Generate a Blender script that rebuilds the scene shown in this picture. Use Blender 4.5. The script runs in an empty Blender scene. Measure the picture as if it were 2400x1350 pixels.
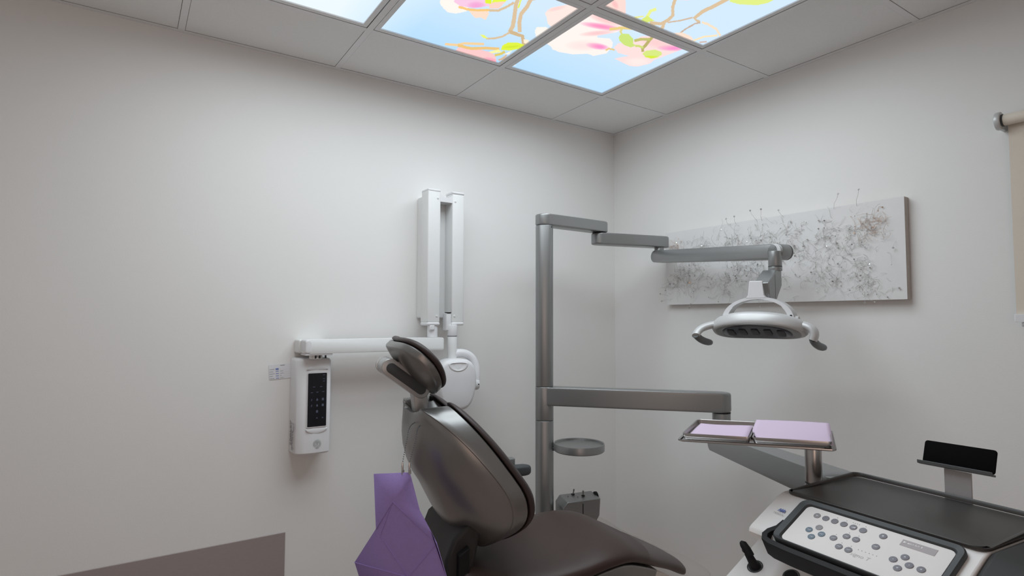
import bpy, bmesh, math, random
import numpy as np
from mathutils import Vector, Matrix

random.seed(7)
C = bpy.context.scene.collection
SC = bpy.context.scene
PI = math.pi

# ------------------------------------------------------------------ camera, world, light, exposure
CEIL = 2.44
cam_d = bpy.data.cameras.new('camera')
cam = bpy.data.objects.new('camera', cam_d)
C.objects.link(cam)
SC.camera = cam
cam_d.sensor_width = 36.0
cam_d.lens = 1357.87 / 2400 * 36.0
cam_d.clip_start = 0.02
YAW, PITCH, ROLL = 0.587656, 0.0527279, 0.00239289
_f = Vector((math.sin(YAW) * math.cos(PITCH), math.cos(YAW) * math.cos(PITCH), math.sin(PITCH)))
_r = Vector((math.cos(YAW), -math.sin(YAW), 0))
_u = _r.cross(_f)
_r2 = _r * math.cos(ROLL) + _u * math.sin(ROLL)
_u2 = -_r * math.sin(ROLL) + _u * math.cos(ROLL)
cam.matrix_world = Matrix(((_r2.x, _u2.x, -_f.x, -2.46028), (_r2.y, _u2.y, -_f.y, -2.56989),
                           (_r2.z, _u2.z, -_f.z, 1.31878), (0, 0, 0, 1)))

world = bpy.data.worlds.new('world')
SC.world = world
world.use_nodes = True
world.node_tree.nodes['Background'].inputs[0].default_value = (0.55, 0.62, 0.72, 1)
world.node_tree.nodes['Background'].inputs[1].default_value = 0.25

SC.view_settings.view_transform = 'Standard'
SC.view_settings.look = 'None'
SC.view_settings.gamma = 1.0
SC.view_settings.use_curve_mapping = False
SC.view_settings.exposure = 0.0

# ceiling grid: T-bars at x = -(GX + k*TILE), y = -(GY + k*TILE)
TILE, GX, GY = 0.61, 0.4841, 0.4233
ROOM_X, ROOM_Y = -3.75, -3.75
LIT = [(i, j) for j in range(2) for i in range(3)]      # cells with back-lit sky pictures
PANEL_W = 3.4            # watts of each LED sky panel
SPREAD = 175             # degrees
PANEL_GLOW = 1.02        # luminance of the printed sheet


def area_light(name, x, y, z, w, h, power, color, spread=180, rot=(0, 0, 0)):
    d = bpy.data.lights.new(name, 'AREA')
    d.shape = 'RECTANGLE'
    d.size, d.size_y = w, h
    d.energy = power
    d.color = color
    d.spread = math.radians(spread)
    o = bpy.data.objects.new(name, d)
    o.location = (x, y, z)
    o.rotation_euler = rot
    C.objects.link(o)
    return o


for (i, j) in LIT:
    area_light('panel_light', -(GX + (i + .5) * TILE), -(GY + (j + .5) * TILE), CEIL - 0.004, 0.52, 0.52,
               PANEL_W, (0.875, 0.955, 1.0), SPREAD)
# warm fill light added behind the camera to brighten the room, set in the doorway
area_light('warm_fill_light', -3.0, -3.80, 1.25, 0.85, 1.7, 7.0, (1.0, 0.70, 0.55), 180, (math.radians(90), 0, 0))

# ------------------------------------------------------------------ materials


def srgb(r, g, b):
    def f(c):
        c /= 255.0
        return c / 12.92 if c <= .04045 else ((c + .055) / 1.055) ** 2.4
    return (f(r), f(g), f(b))


def mat(name, col, rough=0.5, metal=0.0, noise=0.0, scale=40.0, bump=0.0, bscale=None, spec=0.5, stretch=None, coat=0.0):
    m = bpy.data.materials.new(name)
    m.use_nodes = True
    nt = m.node_tree
    b = nt.nodes['Principled BSDF']
    b.inputs['Roughness'].default_value = rough
    b.inputs['Metallic'].default_value = metal
    b.inputs['Specular IOR Level'].default_value = spec
    b.inputs['Coat Weight'].default_value = coat
    b.inputs['Base Color'].default_value = (*col, 1)
    tc = nt.nodes.new('ShaderNodeTexCoord')
    vec = tc.outputs['Object']
    if stretch:
        mp = nt.nodes.new('ShaderNodeMapping')
        mp.inputs['Scale'].default_value = stretch
        nt.links.new(vec, mp.inputs['Vector'])
        vec = mp.outputs['Vector']
    if noise > 0:
        n = nt.nodes.new('ShaderNodeTexNoise')
        n.inputs['Scale'].default_value = scale
        n.inputs['Detail'].default_value = 6
        nt.links.new(vec, n.inputs['Vector'])
        mx = nt.nodes.new('ShaderNodeMix')
        mx.data_type = 'RGBA'
        mx.inputs[6].default_value = (*[c * (1 - noise) for c in col], 1)
        mx.inputs[7].default_value = (*[min(1, c * (1 + noise)) for c in col], 1)
        nt.links.new(n.outputs['Fac'], mx.inputs[0])
        nt.links.new(mx.outputs[2], b.inputs['Base Color'])
    if bump > 0:
        n2 = nt.nodes.new('ShaderNodeTexNoise')
        n2.inputs['Scale'].default_value = bscale or scale
        n2.inputs['Detail'].default_value = 4
        nt.links.new(vec, n2.inputs['Vector'])
        bp = nt.nodes.new('ShaderNodeBump')
        bp.inputs['Strength'].default_value = bump
        bp.inputs['Distance'].default_value = 0.002
        nt.links.new(n2.outputs['Fac'], bp.inputs['Height'])
        nt.links.new(bp.outputs['Normal'], b.inputs['Normal'])
    return m


M = {}
M['wall'] = mat('wall_paint', (0.86, 0.85, 0.835), 0.8, noise=0.012, scale=3, bump=0.12, bscale=260, spec=0.25)
M['ceil'] = mat('ceiling_tile', (0.86, 0.86, 0.85), 0.95, noise=0.05, scale=180, bump=0.25, bscale=420, spec=0.1)
M['grid'] = mat('grid_enamel', (0.84, 0.84, 0.845), 0.6, noise=0.01, scale=20)
M['plenum'] = mat('plenum_dark', (0.10, 0.10, 0.10), 0.9, noise=0.05)
M['floor'] = mat('vinyl_floor', (0.46, 0.365, 0.315), 0.5, noise=0.12, scale=9, stretch=(1, 8, 1))
M['base'] = mat('baseboard', (0.30, 0.28, 0.26), 0.6, noise=0.03)
M['silver'] = mat('silver_enamel', (0.31, 0.315, 0.315), 0.36, metal=0.7, noise=0.03, scale=900, spec=0.5)
M['silver_light'] = mat('light_silver_enamel', (0.60, 0.60, 0.60), 0.38, metal=0.2, noise=0.02, scale=900)
M['console'] = mat('pale_console_enamel', (0.90, 0.88, 0.87), 0.42, metal=0.0, noise=0.02, scale=900)
M['shell'] = mat('shell_enamel', (0.25, 0.247, 0.243), 0.32, metal=0.7, noise=0.04, scale=1200)
M['steel'] = mat('brushed_steel', (0.50, 0.485, 0.48), 0.28, metal=0.95, noise=0.05, scale=60, stretch=(1, 14, 14))
M['link'] = mat('satin_silver', (0.46, 0.46, 0.46), 0.38, metal=0.5, noise=0.03, scale=900)
M['gunmetal'] = mat('dark_bead_metal', (0.16, 0.16, 0.17), 0.35, metal=0.8, noise=0.05)
M['chrome'] = mat('chrome', (0.75, 0.75, 0.76), 0.15, metal=1.0, noise=0.01)
M['leather'] = mat('brown_vinyl', (0.058, 0.037, 0.033), 0.44, noise=0.08, scale=300, bump=0.15, bscale=700, spec=0.35)
M['piping'] = mat('dark_brown_vinyl', (0.040, 0.026, 0.025), 0.5, noise=0.08, scale=300)
M['black'] = mat('black_plastic', (0.010, 0.010, 0.011), 0.6, noise=0.1, scale=200, spec=0.25)
M['matte_black'] = mat('matte_black', (0.004, 0.004, 0.0045), 0.85, noise=0.1, scale=200, spec=0.08)
M['rubber'] = mat('dark_grey_rubber', (0.055, 0.06, 0.064), 0.55, noise=0.1, scale=300)
M['grip'] = mat('grey_silicone_grip', (0.13, 0.14, 0.145), 0.5, noise=0.05, scale=300)
M['mat'] = mat('black_silicone_mat', (0.050, 0.046, 0.043), 0.42, noise=0.12, scale=420, bump=0.1, bscale=900, spec=0.5)
M['bodydark'] = mat('charcoal_console_body', (0.024, 0.023, 0.0225), 0.6, noise=0.1, scale=400)
M['white'] = mat('white_plastic', (0.80, 0.80, 0.815), 0.38, noise=0.012, scale=50)
M['whitearm'] = mat('white_enamel', (0.82, 0.825, 0.82), 0.35, noise=0.012, scale=50)
M['panel'] = mat('white_membrane', (0.92, 0.89, 0.875), 0.75, noise=0.01, scale=30, spec=0.15)
M['button'] = mat('grey_key', (0.20, 0.195, 0.225), 0.5, noise=0.05, scale=200)
M['button_blue'] = mat('bluish_key', (0.14, 0.20, 0.26), 0.5, noise=0.05, scale=200)
M['button_pale'] = mat('pale_key', (0.30, 0.29, 0.30), 0.5, noise=0.05, scale=200)
M['icon'] = mat('pale_print', (0.62, 0.62, 0.66), 0.5, noise=0.02)
M['lcd'] = mat('lcd_glass', (0.30, 0.245, 0.25), 0.3, noise=0.04)
M['lcd_text'] = mat('lcd_text', (0.85, 0.83, 0.83), 0.5, noise=0.01)
M['print_blue'] = mat('blue_print', (0.16, 0.22, 0.52), 0.5, noise=0.03)
M['print_grey'] = mat('grey_print', (0.36, 0.35, 0.36), 0.5, noise=0.03)
M['print_pale'] = mat('pale_grey_print', (0.60, 0.58, 0.56), 0.5, noise=0.02)
M['print_green'] = mat('grey_green_print', (0.42, 0.48, 0.46), 0.5, noise=0.03)
M['print_dark'] = mat('dark_print', (0.08, 0.09, 0.14), 0.5, noise=0.03)
M['keypad'] = mat('black_glass_keypad', (0.010, 0.011, 0.015), 0.3, noise=0.05, scale=60)
M['keymark'] = mat('dim_keypad_print', (0.10, 0.115, 0.17), 0.5, noise=0.03)
M['paper'] = mat('white_paper', (0.80, 0.80, 0.83), 0.8, noise=0.01)
M['bib'] = mat('purple_bib_paper', (0.37, 0.265, 0.60), 0.8, noise=0.06, scale=120, bump=0.35, bscale=420, spec=0.15)
M['lilac'] = mat('lilac_paper', (0.69, 0.56, 0.71), 0.8, noise=0.015, scale=30, spec=0.15)
M['lilac_deep'] = mat('lilac_paper_edge', (0.42, 0.22, 0.58), 0.8, noise=0.03, spec=0.15)
M['wainscot'] = mat('taupe_brushed_laminate', (0.36, 0.305, 0.295), 0.55, noise=0.14, scale=35, stretch=(1.2, 30, 30), spec=0.3)
M['canvas'] = mat('white_canvas', (0.80, 0.79, 0.785), 0.85, noise=0.015, scale=60, bump=0.2, bscale=600, spec=0.2)
M['canvas_edge'] = mat('raw_canvas_edge', (0.52, 0.46, 0.42), 0.9, noise=0.1, scale=90, spec=0.1)
M['wire'] = mat('grey_wire', (0.50, 0.48, 0.46), 0.5, metal=0.2, noise=0.2, scale=30)
M['copper'] = mat('copper_wire', (0.62, 0.45, 0.36), 0.5, metal=0.2, noise=0.2, scale=30)
M['sequin'] = mat('grey_sequin', (0.42, 0.40, 0.39), 0.4, metal=0.2, noise=0.3, scale=20)
M['glitter'] = mat('pearly_bead', (0.90, 0.95, 0.92), 0.12, metal=0.35, noise=0.04, scale=20, coat=1.0)
M['blind'] = mat('beige_blind_fabric', (0.76, 0.69, 0.60), 0.85, noise=0.06, scale=500, bump=0.2, bscale=900, spec=0.15)
M['glassdark'] = mat('lamp_glass', (0.05, 0.055, 0.07), 0.12, metal=0.3, noise=0.1, scale=40)
M['bracket'] = mat('bracket_grey', (0.50, 0.49, 0.50), 0.5, noise=0.03)
M['wood'] = mat('door_paint', (0.62, 0.60, 0.57), 0.5, noise=0.03)


def mat_clear(name, tint=(0.985, 0.98, 0.975), mixf=0.045):
    """thin clear vinyl film: mostly see-through with a soft sheen"""
    m = bpy.data.materials.new(name)
    m.use_nodes = True
    nt = m.node_tree
    b = nt.nodes['Principled BSDF']
    b.inputs['Base Color'].default_value = (0.62, 0.60, 0.58, 1)
    b.inputs['Roughness'].default_value = 0.3
    n = nt.nodes.new('ShaderNodeTexNoise')
    n.inputs['Scale'].default_value = 14
    rg = nt.nodes.new('ShaderNodeMapRange')
    rg.inputs['To Min'].default_value = mixf * 0.7
    rg.inputs['To Max'].default_value = mixf * 1.3
    nt.links.new(n.outputs['Fac'], rg.inputs['Value'])
    tr = nt.nodes.new('ShaderNodeBsdfTransparent')
    tr.inputs[0].default_value = (*tint, 1)
    lw = nt.nodes.new('ShaderNodeLayerWeight')
    lw.inputs['Blend'].default_value = 0.35
    ad = nt.nodes.new('ShaderNodeMath')
    ad.operation = 'MULTIPLY_ADD'
    ad.inputs[1].default_value = 0.05
    nt.links.new(lw.outputs['Facing'], ad.inputs[0])
    nt.links.new(rg.outputs['Result'], ad.inputs[2])
    mx = nt.nodes.new('ShaderNodeMixShader')
    nt.links.new(ad.outputs[0], mx.inputs[0])
    nt.links.new(tr.outputs[0], mx.inputs[1])
    nt.links.new(b.outputs[0], mx.inputs[2])
    nt.links.new(mx.outputs[0], nt.nodes['Material Output'].inputs[0])
    return m


M['clear'] = mat_clear('clear_vinyl_film')
M['glass'] = mat_clear('window_glass', (0.95, 0.97, 0.97), 0.03)


def mat_picture():
    """back-lit print: the picture is a colour attribute painted on the sheet"""
    m = bpy.data.materials.new('backlit_sky_print')
    m.use_nodes = True
    nt = m.node_tree
    nt.nodes.remove(nt.nodes['Principled BSDF'])
    at = nt.nodes.new('ShaderNodeAttribute')
    at.attribute_name = 'print'
    em = nt.nodes.new('ShaderNodeEmission')
    em.inputs['Strength'].default_value = PANEL_GLOW
    nt.links.new(at.outputs['Color'], em.inputs['Color'])
    nt.links.new(em.outputs[0], nt.nodes['Material Output'].inputs[0])
    return m


M['picture'] = mat_picture()

# ------------------------------------------------------------------ mesh helpers
V = lambda *a: np.array(a, float)


class Frame:
    def __init__(s, o, x, y, z):
        s.o, s.x, s.y, s.z = [np.array(q, float) for q in (o, x, y, z)]

    def __call__(s, a, b, c=0.0):
        return s.o + s.x * a + s.y * b + s.z * c


WORLD = Frame((0, 0, 0), (1, 0, 0), (0, 1, 0), (0, 0, 1))


def unit(v):
    v = np.array(v, float)
    return v / np.linalg.norm(v)


class MB:
    def __init__(s):
        s.v, s.f = [], []

    def add(s, vs, fs):
        n = len(s.v)
        s.v += [tuple(float(c) for c in q) for q in vs]
        s.f += [tuple(i + n for i in f) for f in fs]
        return s

    def box(s, F, a0, a1, b0, b1, c0, c1):
        vs = [F(a, b, c) for a in (a0, a1) for b in (b0, b1) for c in (c0, c1)]
        return s.add(vs, [(0, 1, 3, 2), (4, 6, 7, 5), (0, 4, 5, 1), (2, 3, 7, 6), (0, 2, 6, 4), (1, 5, 7, 3)])

    def loft(s, rings, cap=True, closed=True):
        n = len(rings[0])
        vs = [p for r in rings for p in r]
        fs = []
        for i in range(len(rings) - 1):
            for j in range(n if closed else n - 1):
                k = (j + 1) % n
                fs.append((i * n + j, i * n + k, (i + 1) * n + k, (i + 1) * n + j))
        if cap:
            fs.append(tuple(range(n))[::-1])
            fs.append(tuple(range((len(rings) - 1) * n, len(rings) * n)))
        return s.add(vs, fs)

    def prism(s, F, outline, c0, c1, taper=0.0):
        cx = sum(p[0] for p in outline) / len(outline)
        cy = sum(p[1] for p in outline) / len(outline)
        r0 = [F(p[0], p[1], c0) for p in outline]
        r1 = [F(cx + (p[0] - cx) * (1 - taper), cy + (p[1] - cy) * (1 - taper), c1) for p in outline]
        return s.loft([r0, r1])

    def rprism(s, F, outline, c0, c1, r=0.004, n=3):
        """prism with rounded top and bottom edges (offset towards the centre)"""
        cx = sum(p[0] for p in outline) / len(outline)
        cy = sum(p[1] for p in outline) / len(outline)

        def ring(c, ins):
            out = []
            for p in outline:
                d = V(p[0] - cx, p[1] - cy)
                L = max(1e-6, np.linalg.norm(d))
                q = d * max(0.05, (L - ins) / L)
                out.append(F(cx + q[0], cy + q[1], c))
            return out
        sg = 1 if c1 > c0 else -1
        rings = []
        for i in range(n + 1):
            t = PI / 2 * i / n
            rings.append(ring(c0 + sg * r * (1 - math.sin(t)), r * (1 - math.cos(t))))
        rings = rings[::-1]
        a = [ring(c0 + sg * r * (1 - math.cos(PI / 2 * i / n)), r * (1 - math.sin(PI / 2 * i / n))) for i in range(n + 1)]
        b = [ring(c1 - sg * r * (1 - math.sin(PI / 2 * i / n)), r * (1 - math.cos(PI / 2 * i / n))) for i in range(n + 1)]
        return s.loft(a + b)

    def tube(s, path, rad, n=10, cap=True, up=None):
        P = [np.array(p, float) for p in path]
        m = len(P)
        R = rad if isinstance(rad, (list, tuple)) else [rad] * m
        T = [unit(P[min(i + 1, m - 1)] - P[max(i - 1, 0)]) for i in range(m)]
        a = np.array(up if up is not None else ((0, 0, 1) if abs(T[0][2]) < .9 else (1, 0, 0)), float)
        rings = []
        for i in range(m):
            x = np.cross(a, T[i])
            x = unit(x)
            y = np.cross(T[i], x)
            a = y
            r = R[i]
            ra, rb = r if isinstance(r, (list, tuple)) else (r, r)
            rings.append([P[i] + x * ra * math.cos(2 * PI * k / n) + y * rb * math.sin(2 * PI * k / n) for k in range(n)])
        return s.loft(rings, cap)

    def cyl(s, p, q, r, n=24):
        return s.tube([p, q], r, n)

    def rcyl(s, p, q, r, b=0.003, n=28):
        p, q = np.array(p, float), np.array(q, float)
        t = unit(q - p)
        return s.tube([p, p + t * b * .3, p + t * b, q - t * b, q - t * b * .3, q], [r - b, r - b * .3, r, r, r - b * .3, r - b], n)

    def build(s, name, material, parent=None, smooth=35, bevel=0.0, sub=0, seg=2):
        vs = np.array(s.v)
        lo, hi = vs.min(0), vs.max(0)
        c = (lo + hi) / 2
        me = bpy.data.meshes.new(name)
        me.from_pydata([tuple(q) for q in (vs - c)], [], s.f)
        bm = bmesh.new()
        bm.from_mesh(me)
        bmesh.ops.recalc_face_normals(bm, faces=bm.faces)
        bm.to_mesh(me)
        bm.free()
        if smooth:
            for p in me.polygons:
                p.use_smooth = True
            me.set_sharp_from_angle(angle=math.radians(smooth))
        me.materials.append(material)
        o = bpy.data.objects.new(name, me)
        C.objects.link(o)
        if parent is not None:
            o.parent = parent
            o.location = Vector(c) - WL[parent]
        else:
            o.location = c
        WL[o] = Vector(c)
        if bevel:
            md = o.modifiers.new('bevel', 'BEVEL')
            md.width = bevel
            md.segments = seg
            md.limit_method = 'ANGLE'
            md.angle_limit = math.radians(40)
        if sub:
            md = o.modifiers.new('sub', 'SUBSURF')
            md.levels = md.render_levels = sub
        return o


WL = {}


def thing(name, label, cat, loc, group=None):
    o = bpy.data.objects.new(name, None)
    o.empty_display_size = 0.05
    C.objects.link(o)
    o.location = loc
    WL[o] = Vector(loc)
    o['label'], o['category'] = label, cat
    if group:
        o['group'] = group
    return o


def tag(o, label, cat, group=None):
    o['label'], o['category'] = label, cat
    if group:
        o['group'] = group
    return o


def struct(o):
    o['kind'] = 'structure'
    return o


def stuff(o):
    o['kind'] = 'stuff'
    return o


def dup(o, loc, parent):
    """copy of a part (shares mesh data) placed at a world point under a parent"""
    c = o.copy()
    C.objects.link(c)
    c.parent = parent
    c.location = Vector(loc) - WL[parent]
    WL[c] = Vector(loc)
    return c


def rrect(x0, x1, y0, y1, r, n=5):
    pts = []
    for (cx, cy, a0) in ((x1 - r, y1 - r, 0), (x0 + r, y1 - r, 90), (x0 + r, y0 + r, 180), (x1 - r, y0 + r, 270)):
        for i in range(n + 1):
            a = math.radians(a0 + 90 * i / n)
            pts.append((cx + r * math.cos(a), cy + r * math.sin(a)))
    return pts


def stadium(x0, x1, r, n=10):
    pts = [(x1 + r * math.cos(a), r * math.sin(a)) for a in np.linspace(-PI / 2, PI / 2, n)]
    pts += [(x0 + r * math.cos(a), r * math.sin(a)) for a in np.linspace(PI / 2, 3 * PI / 2, n)]
    return pts


def circle(cx, cy, r, n=28):
    return [(cx + r * math.cos(2 * PI * i / n), cy + r * math.sin(2 * PI * i / n)) for i in range(n)]


def frame2(p, q, up=(0, 0, 1)):
    """frame at p, x towards q, z nearest to up"""
    x = unit(np.array(q, float) - np.array(p, float))
    y = unit(np.cross(np.array(up, float), x))
    return Frame(p, x, y, np.cross(x, y))


def lettering(mb, text, size, F, x, y, c, align='CENTER', sx=1.0, shear=0.0):
    cu = bpy.data.curves.new('lettering', 'FONT')
    cu.body = text
    cu.size = size
    cu.align_x = align
    cu.align_y = 'CENTER'
    cu.shear = shear
    cu.resolution_u = 3
    o = bpy.data.objects.new('lettering', cu)
    C.objects.link(o)
    dg = bpy.context.evaluated_depsgraph_get()
    me = bpy.data.meshes.new_from_object(o.evaluated_get(dg))
    vs = [F(x + v.co.x * sx, y + v.co.y, c) for v in me.vertices]
    mb.add(vs, [tuple(p.vertices) for p in me.polygons])
    bpy.data.objects.remove(o)
    bpy.data.curves.remove(cu)
    bpy.data.meshes.remove(me)
    return mb


PAINT = [('P',(255,248,240),[-1562,-752,-1582,-810,-1534,-842,-1470,-800,-1451,-752,-1477,-715,-1507,-706,-1530,-721,-1551,-737]),
('P',(250,205,232),[-1539,-825,-1516,-875,-1460,-892,-1400,-832,-1437,-788,-1487,-769,-1520,-781]),
('B',(245,165,215),[-1443,-806,30,-20,14,25],0.9),
('P',(255,225,205),[-1454,-765,-1393,-806,-1374,-780,-1362,-736,-1387,-743,-1402,-728,-1427,-744]),
('P',(255,215,200),[-1416,-851,-1367,-891,-1365,-832,-1393,-814]),
('P',(250,205,130),[-1488,-754,-1451,-758,-1420,-772,-1384,-798,-1392,-812,-1428,-786,-1458,-773,-1494,-769]),
('P',(228,246,60),[-1465,-895,-1440,-912,-1403,-843,-1423,-837]),
('P',(232,250,80),[-1404,-851,-1422,-889,-1408,-941,-1360,-945,-1371,-885,-1399,-861]),
('P',(232,245,90),[-1341,-946,-1327,-912,-1310,-875,-1304,-876,-1321,-912,-1335,-946]),
('P',(222,196,160),[-1382,-796,-1353,-814,-1341,-854,-1335,-893,-1346,-902,-1352,-864,-1363,-827,-1391,-810]),
('P',(222,196,160),[-1364,-962,-1337,-893,-1285,-802,-1260,-755,-1245,-712,-1225,-707,-1242,-756,-1270,-807,-1322,-895,-1348,-961]),
('P',(222,196,160),[-1325,-990,-1295,-903,-1284,-848,-1253,-790,-1208,-727,-1196,-736,-1239,-796,-1266,-845,-1277,-898,-1308,-987]),
('P',(222,196,160),[-1295,-940,-1280,-964,-1266,-995,-1283,-1010,-1297,-980,-1311,-957]),
('P',(212,185,145),[-1235,-701,-1195,-698,-1176,-702,-1133,-648,-1124,-661,-1176,-723,-1207,-724,-1246,-727]),
('P',(222,196,160),[-1239,-712,-1245,-668,-1262,-641,-1289,-619,-1281,-606,-1253,-628,-1235,-658,-1229,-703]),
('P',(238,246,120),[-1323,-629,-1305,-634,-1278,-617,-1297,-611]),
('P',(255,240,215),[-1157,-693,-1134,-699,-1118,-662,-1138,-668]),
('P',(255,205,205),[-1339,-448,-1341,-484,-1311,-494,-1270,-515,-1206,-522,-1171,-504,-1129,-444,-1192,-446,-1274,-445]),
('B',(255,165,190),[-1166,-458,40,-5,14,24],0.9),
('P',(248,212,160),[-1397,-469,-1351,-489,-1333,-519,-1263,-559,-1273,-578,-1344,-537,-1362,-507,-1406,-488]),
('P',(240,200,130),[-1348,-487,-1288,-492,-1235,-533,-1186,-556,-1199,-578,-1248,-554,-1300,-515,-1357,-510]),
('P',(250,246,170),[-1216,-520,-1194,-563,-1168,-547,-1197,-515]),
('P',(225,205,110),[-1171,-498,-1157,-521,-1152,-551,-1167,-566,-1171,-537,-1185,-516]),
('P',(220,185,150),[-1134,-470,-1128,-492,-1131,-534,-1142,-541,-1139,-501,-1145,-482]),
('P',(255,246,225),[-1150,-533,-1141,-587,-1132,-549]),
('P',(226,245,70),[-1183,-563,-1198,-598,-1195,-634,-1164,-655,-1123,-658,-1121,-620,-1149,-579]),
('B',(205,225,50),[-1159,-614,30,-30,6,8],0.7),
('P',(255,248,240),[-1159,-774,-1170,-801,-1142,-822,-1113,-818,-1119,-728]),
('P',(255,234,226),[-1207,-904,-1210,-944,-1169,-1000,-1117,-1007,-1113,-831,-1146,-843,-1185,-883]),
('B',(255,205,205),[-1189,-951,22,-37,10,13],0.6),
('P',(255,246,240),[-1070,-720,-1072,-1009,-907,-1006,-882,-969,-886,-943,-929,-882,-918,-869,-872,-892,-840,-875,-816,-848,-793,-788,-823,-738,-857,-740,-905,-701,-968,-685,-1006,-689,-1028,-706]),
('B',(255,200,200),[-989,-994,92,-10,29,32],0.9),
('B',(255,150,195),[-965,-945,89,-29,18,20],1),
('B',(255,195,200),[-943,-897,55,-53,16,18],0.8),
('B',(255,132,200),[-868,-814,52,-18,21,23],1),
('B',(255,215,215),[-920,-787,70,-47,34,39],0.5),
('P',(238,212,140),[-917,-938,-899,-958,-887,-972,-850,-992,-865,-1007,-902,-988,-915,-973,-933,-954]),
('P',(225,220,140),[-893,-978,-880,-955,-859,-941,-858,-950,-873,-959,-882,-976]),
('P',(235,205,140),[-808,-802,-810,-821,-781,-823,-790,-835,-821,-832,-820,-809]),
('P',(255,226,224),[-804,-844,-815,-879,-800,-902,-758,-896,-783,-939,-779,-976,-743,-1007,-584,-1018,-554,-1003,-570,-900,-577,-858,-566,-821,-588,-769,-624,-754,-729,-770,-718,-794,-695,-824,-755,-818]),
('B',(255,150,210),[-601,-976,57,-34,23,20],1),
('B',(255,205,205),[-685,-972,86,-24,39,35],0.7),
('B',(255,240,235),[-623,-802,54,-36,37,36],0.8),
('P',(190,180,112),[-753,-1014,-740,-977,-720,-936,-708,-905,-680,-880,-672,-889,-691,-904,-700,-930,-721,-971,-734,-1007]),
('P',(198,196,118),[-767,-926,-755,-950,-724,-969,-742,-985,-773,-965,-786,-941]),
('P',(210,225,125),[-734,-896,-721,-905,-694,-902,-705,-917,-733,-920,-748,-911]),
('P',(207,232,128),[-852,-921,-862,-947,-836,-961,-790,-942,-760,-912,-740,-909,-746,-885,-783,-884,-825,-899]),
('P',(218,236,135),[-664,-870,-672,-897,-649,-926,-611,-928,-589,-911,-584,-880,-599,-857,-633,-856]),
('B',(215,240,50),[-611,-868,32,-22,13,12],0.9),
('P',(240,215,140),[-567,-999,-541,-1001,-511,-1001,-522,-1014,-553,-1014,-578,-1012]),
('P',(255,240,228),[-1070,-459,-1067,-485,-1045,-474]),
('P',(255,222,214),[-1067,-1052,-1076,-1122,-1085,-1162,-1049,-1153,-1004,-1115,-945,-1054]),
('B',(255,190,190),[-1032,-1089,33,21,5,-11],0.8),
('P',(240,238,150),[-910,-1055,-882,-1085,-891,-1092,-919,-1063]),
('P',(238,245,150),[-862,-1088,-884,-1126,-877,-1145,-895,-1157,-902,-1133,-879,-1090]),
('P',(222,238,125),[-876,-1062,-879,-1099,-828,-1089,-842,-1065]),
('P',(222,196,160),[-911,-1264,-880,-1223,-852,-1190,-809,-1154,-801,-1128,-802,-1094,-841,-1078,-824,-1061,-783,-1078,-780,-1119,-794,-1155,-840,-1194,-866,-1225,-897,-1265]),
('P',(222,196,160),[-796,-1099,-779,-1079,-762,-1058,-746,-1058,-763,-1081,-782,-1102]),
('P',(215,190,165),[-773,-1105,-745,-1140,-724,-1182,-733,-1188,-754,-1147,-782,-1111]),
('P',(222,196,160),[-748,-1380,-739,-1346,-741,-1281,-743,-1236,-727,-1184,-673,-1168,-683,-1186,-711,-1187,-720,-1226,-718,-1271,-717,-1338,-726,-1373]),
('P',(205,180,160),[-678,-1180,-689,-1164,-686,-1118,-679,-1084,-669,-1080,-676,-1114,-679,-1159,-668,-1174]),
('P',(250,228,200),[-667,-1177,-632,-1179,-577,-1173,-521,-1149,-523,-1159,-583,-1185,-642,-1191,-678,-1189]),
('P',(255,228,210),[-699,-1063,-668,-1088,-613,-1086,-580,-1070,-612,-1059]),
('P',(255,232,190),[-572,-1066,-564,-1109,-529,-1146,-542,-1154,-577,-1117,-585,-1073]),
('P',(215,185,170),[-542,-1069,-522,-1089,-532,-1096,-551,-1076]),
('P',(228,242,138),[-728,-1342,-704,-1330,-662,-1339,-605,-1371,-587,-1401,-588,-1436,-635,-1458,-749,-1382]),
('P',(255,226,228),[-917,-1222,-882,-1228,-842,-1250,-797,-1290,-784,-1325,-863,-1305]),
('P',(255,236,222),[-1191,-1073,-1116,-1054,-1125,-1131,-1189,-1205,-1258,-1201,-1244,-1130]),
('B',(255,205,200),[-1194,-1151,23,-16,29,33],0.7)]
# ------------------------------------------------------------------ the room
def wall(name, boxes, m='wall'):
    b = MB()
    for q in boxes:
        b.box(WORLD, *q)
    return struct(b.build(name, M[m], smooth=0))


X0, Y0 = ROOM_X, ROOM_Y
wall('floor', [(X0 - .1, .1, Y0 - .1, .1, -.11, -.05)], 'floor')
wall('wall_back', [(X0 - .1, .1, 0, .1, -.05, CEIL + .06)])
# window in the right-hand wall behind the roller blind
WY0, WY1, WZ0, WZ1 = -3.2, -1.99, 1.36, 1.90
wr = wall('wall_right', [(0, .1, Y0 - .1, WY0, -.05, CEIL + .06), (0, .1, WY1, 0, -.05, CEIL + .06),
                         (0, .1, WY0, WY1, -.05, WZ0), (0, .1, WY0, WY1, WZ1, CEIL + .06)])
wall('wall_left', [(X0 - .1, X0, Y0, 0, -.05, CEIL + .06)])
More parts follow.
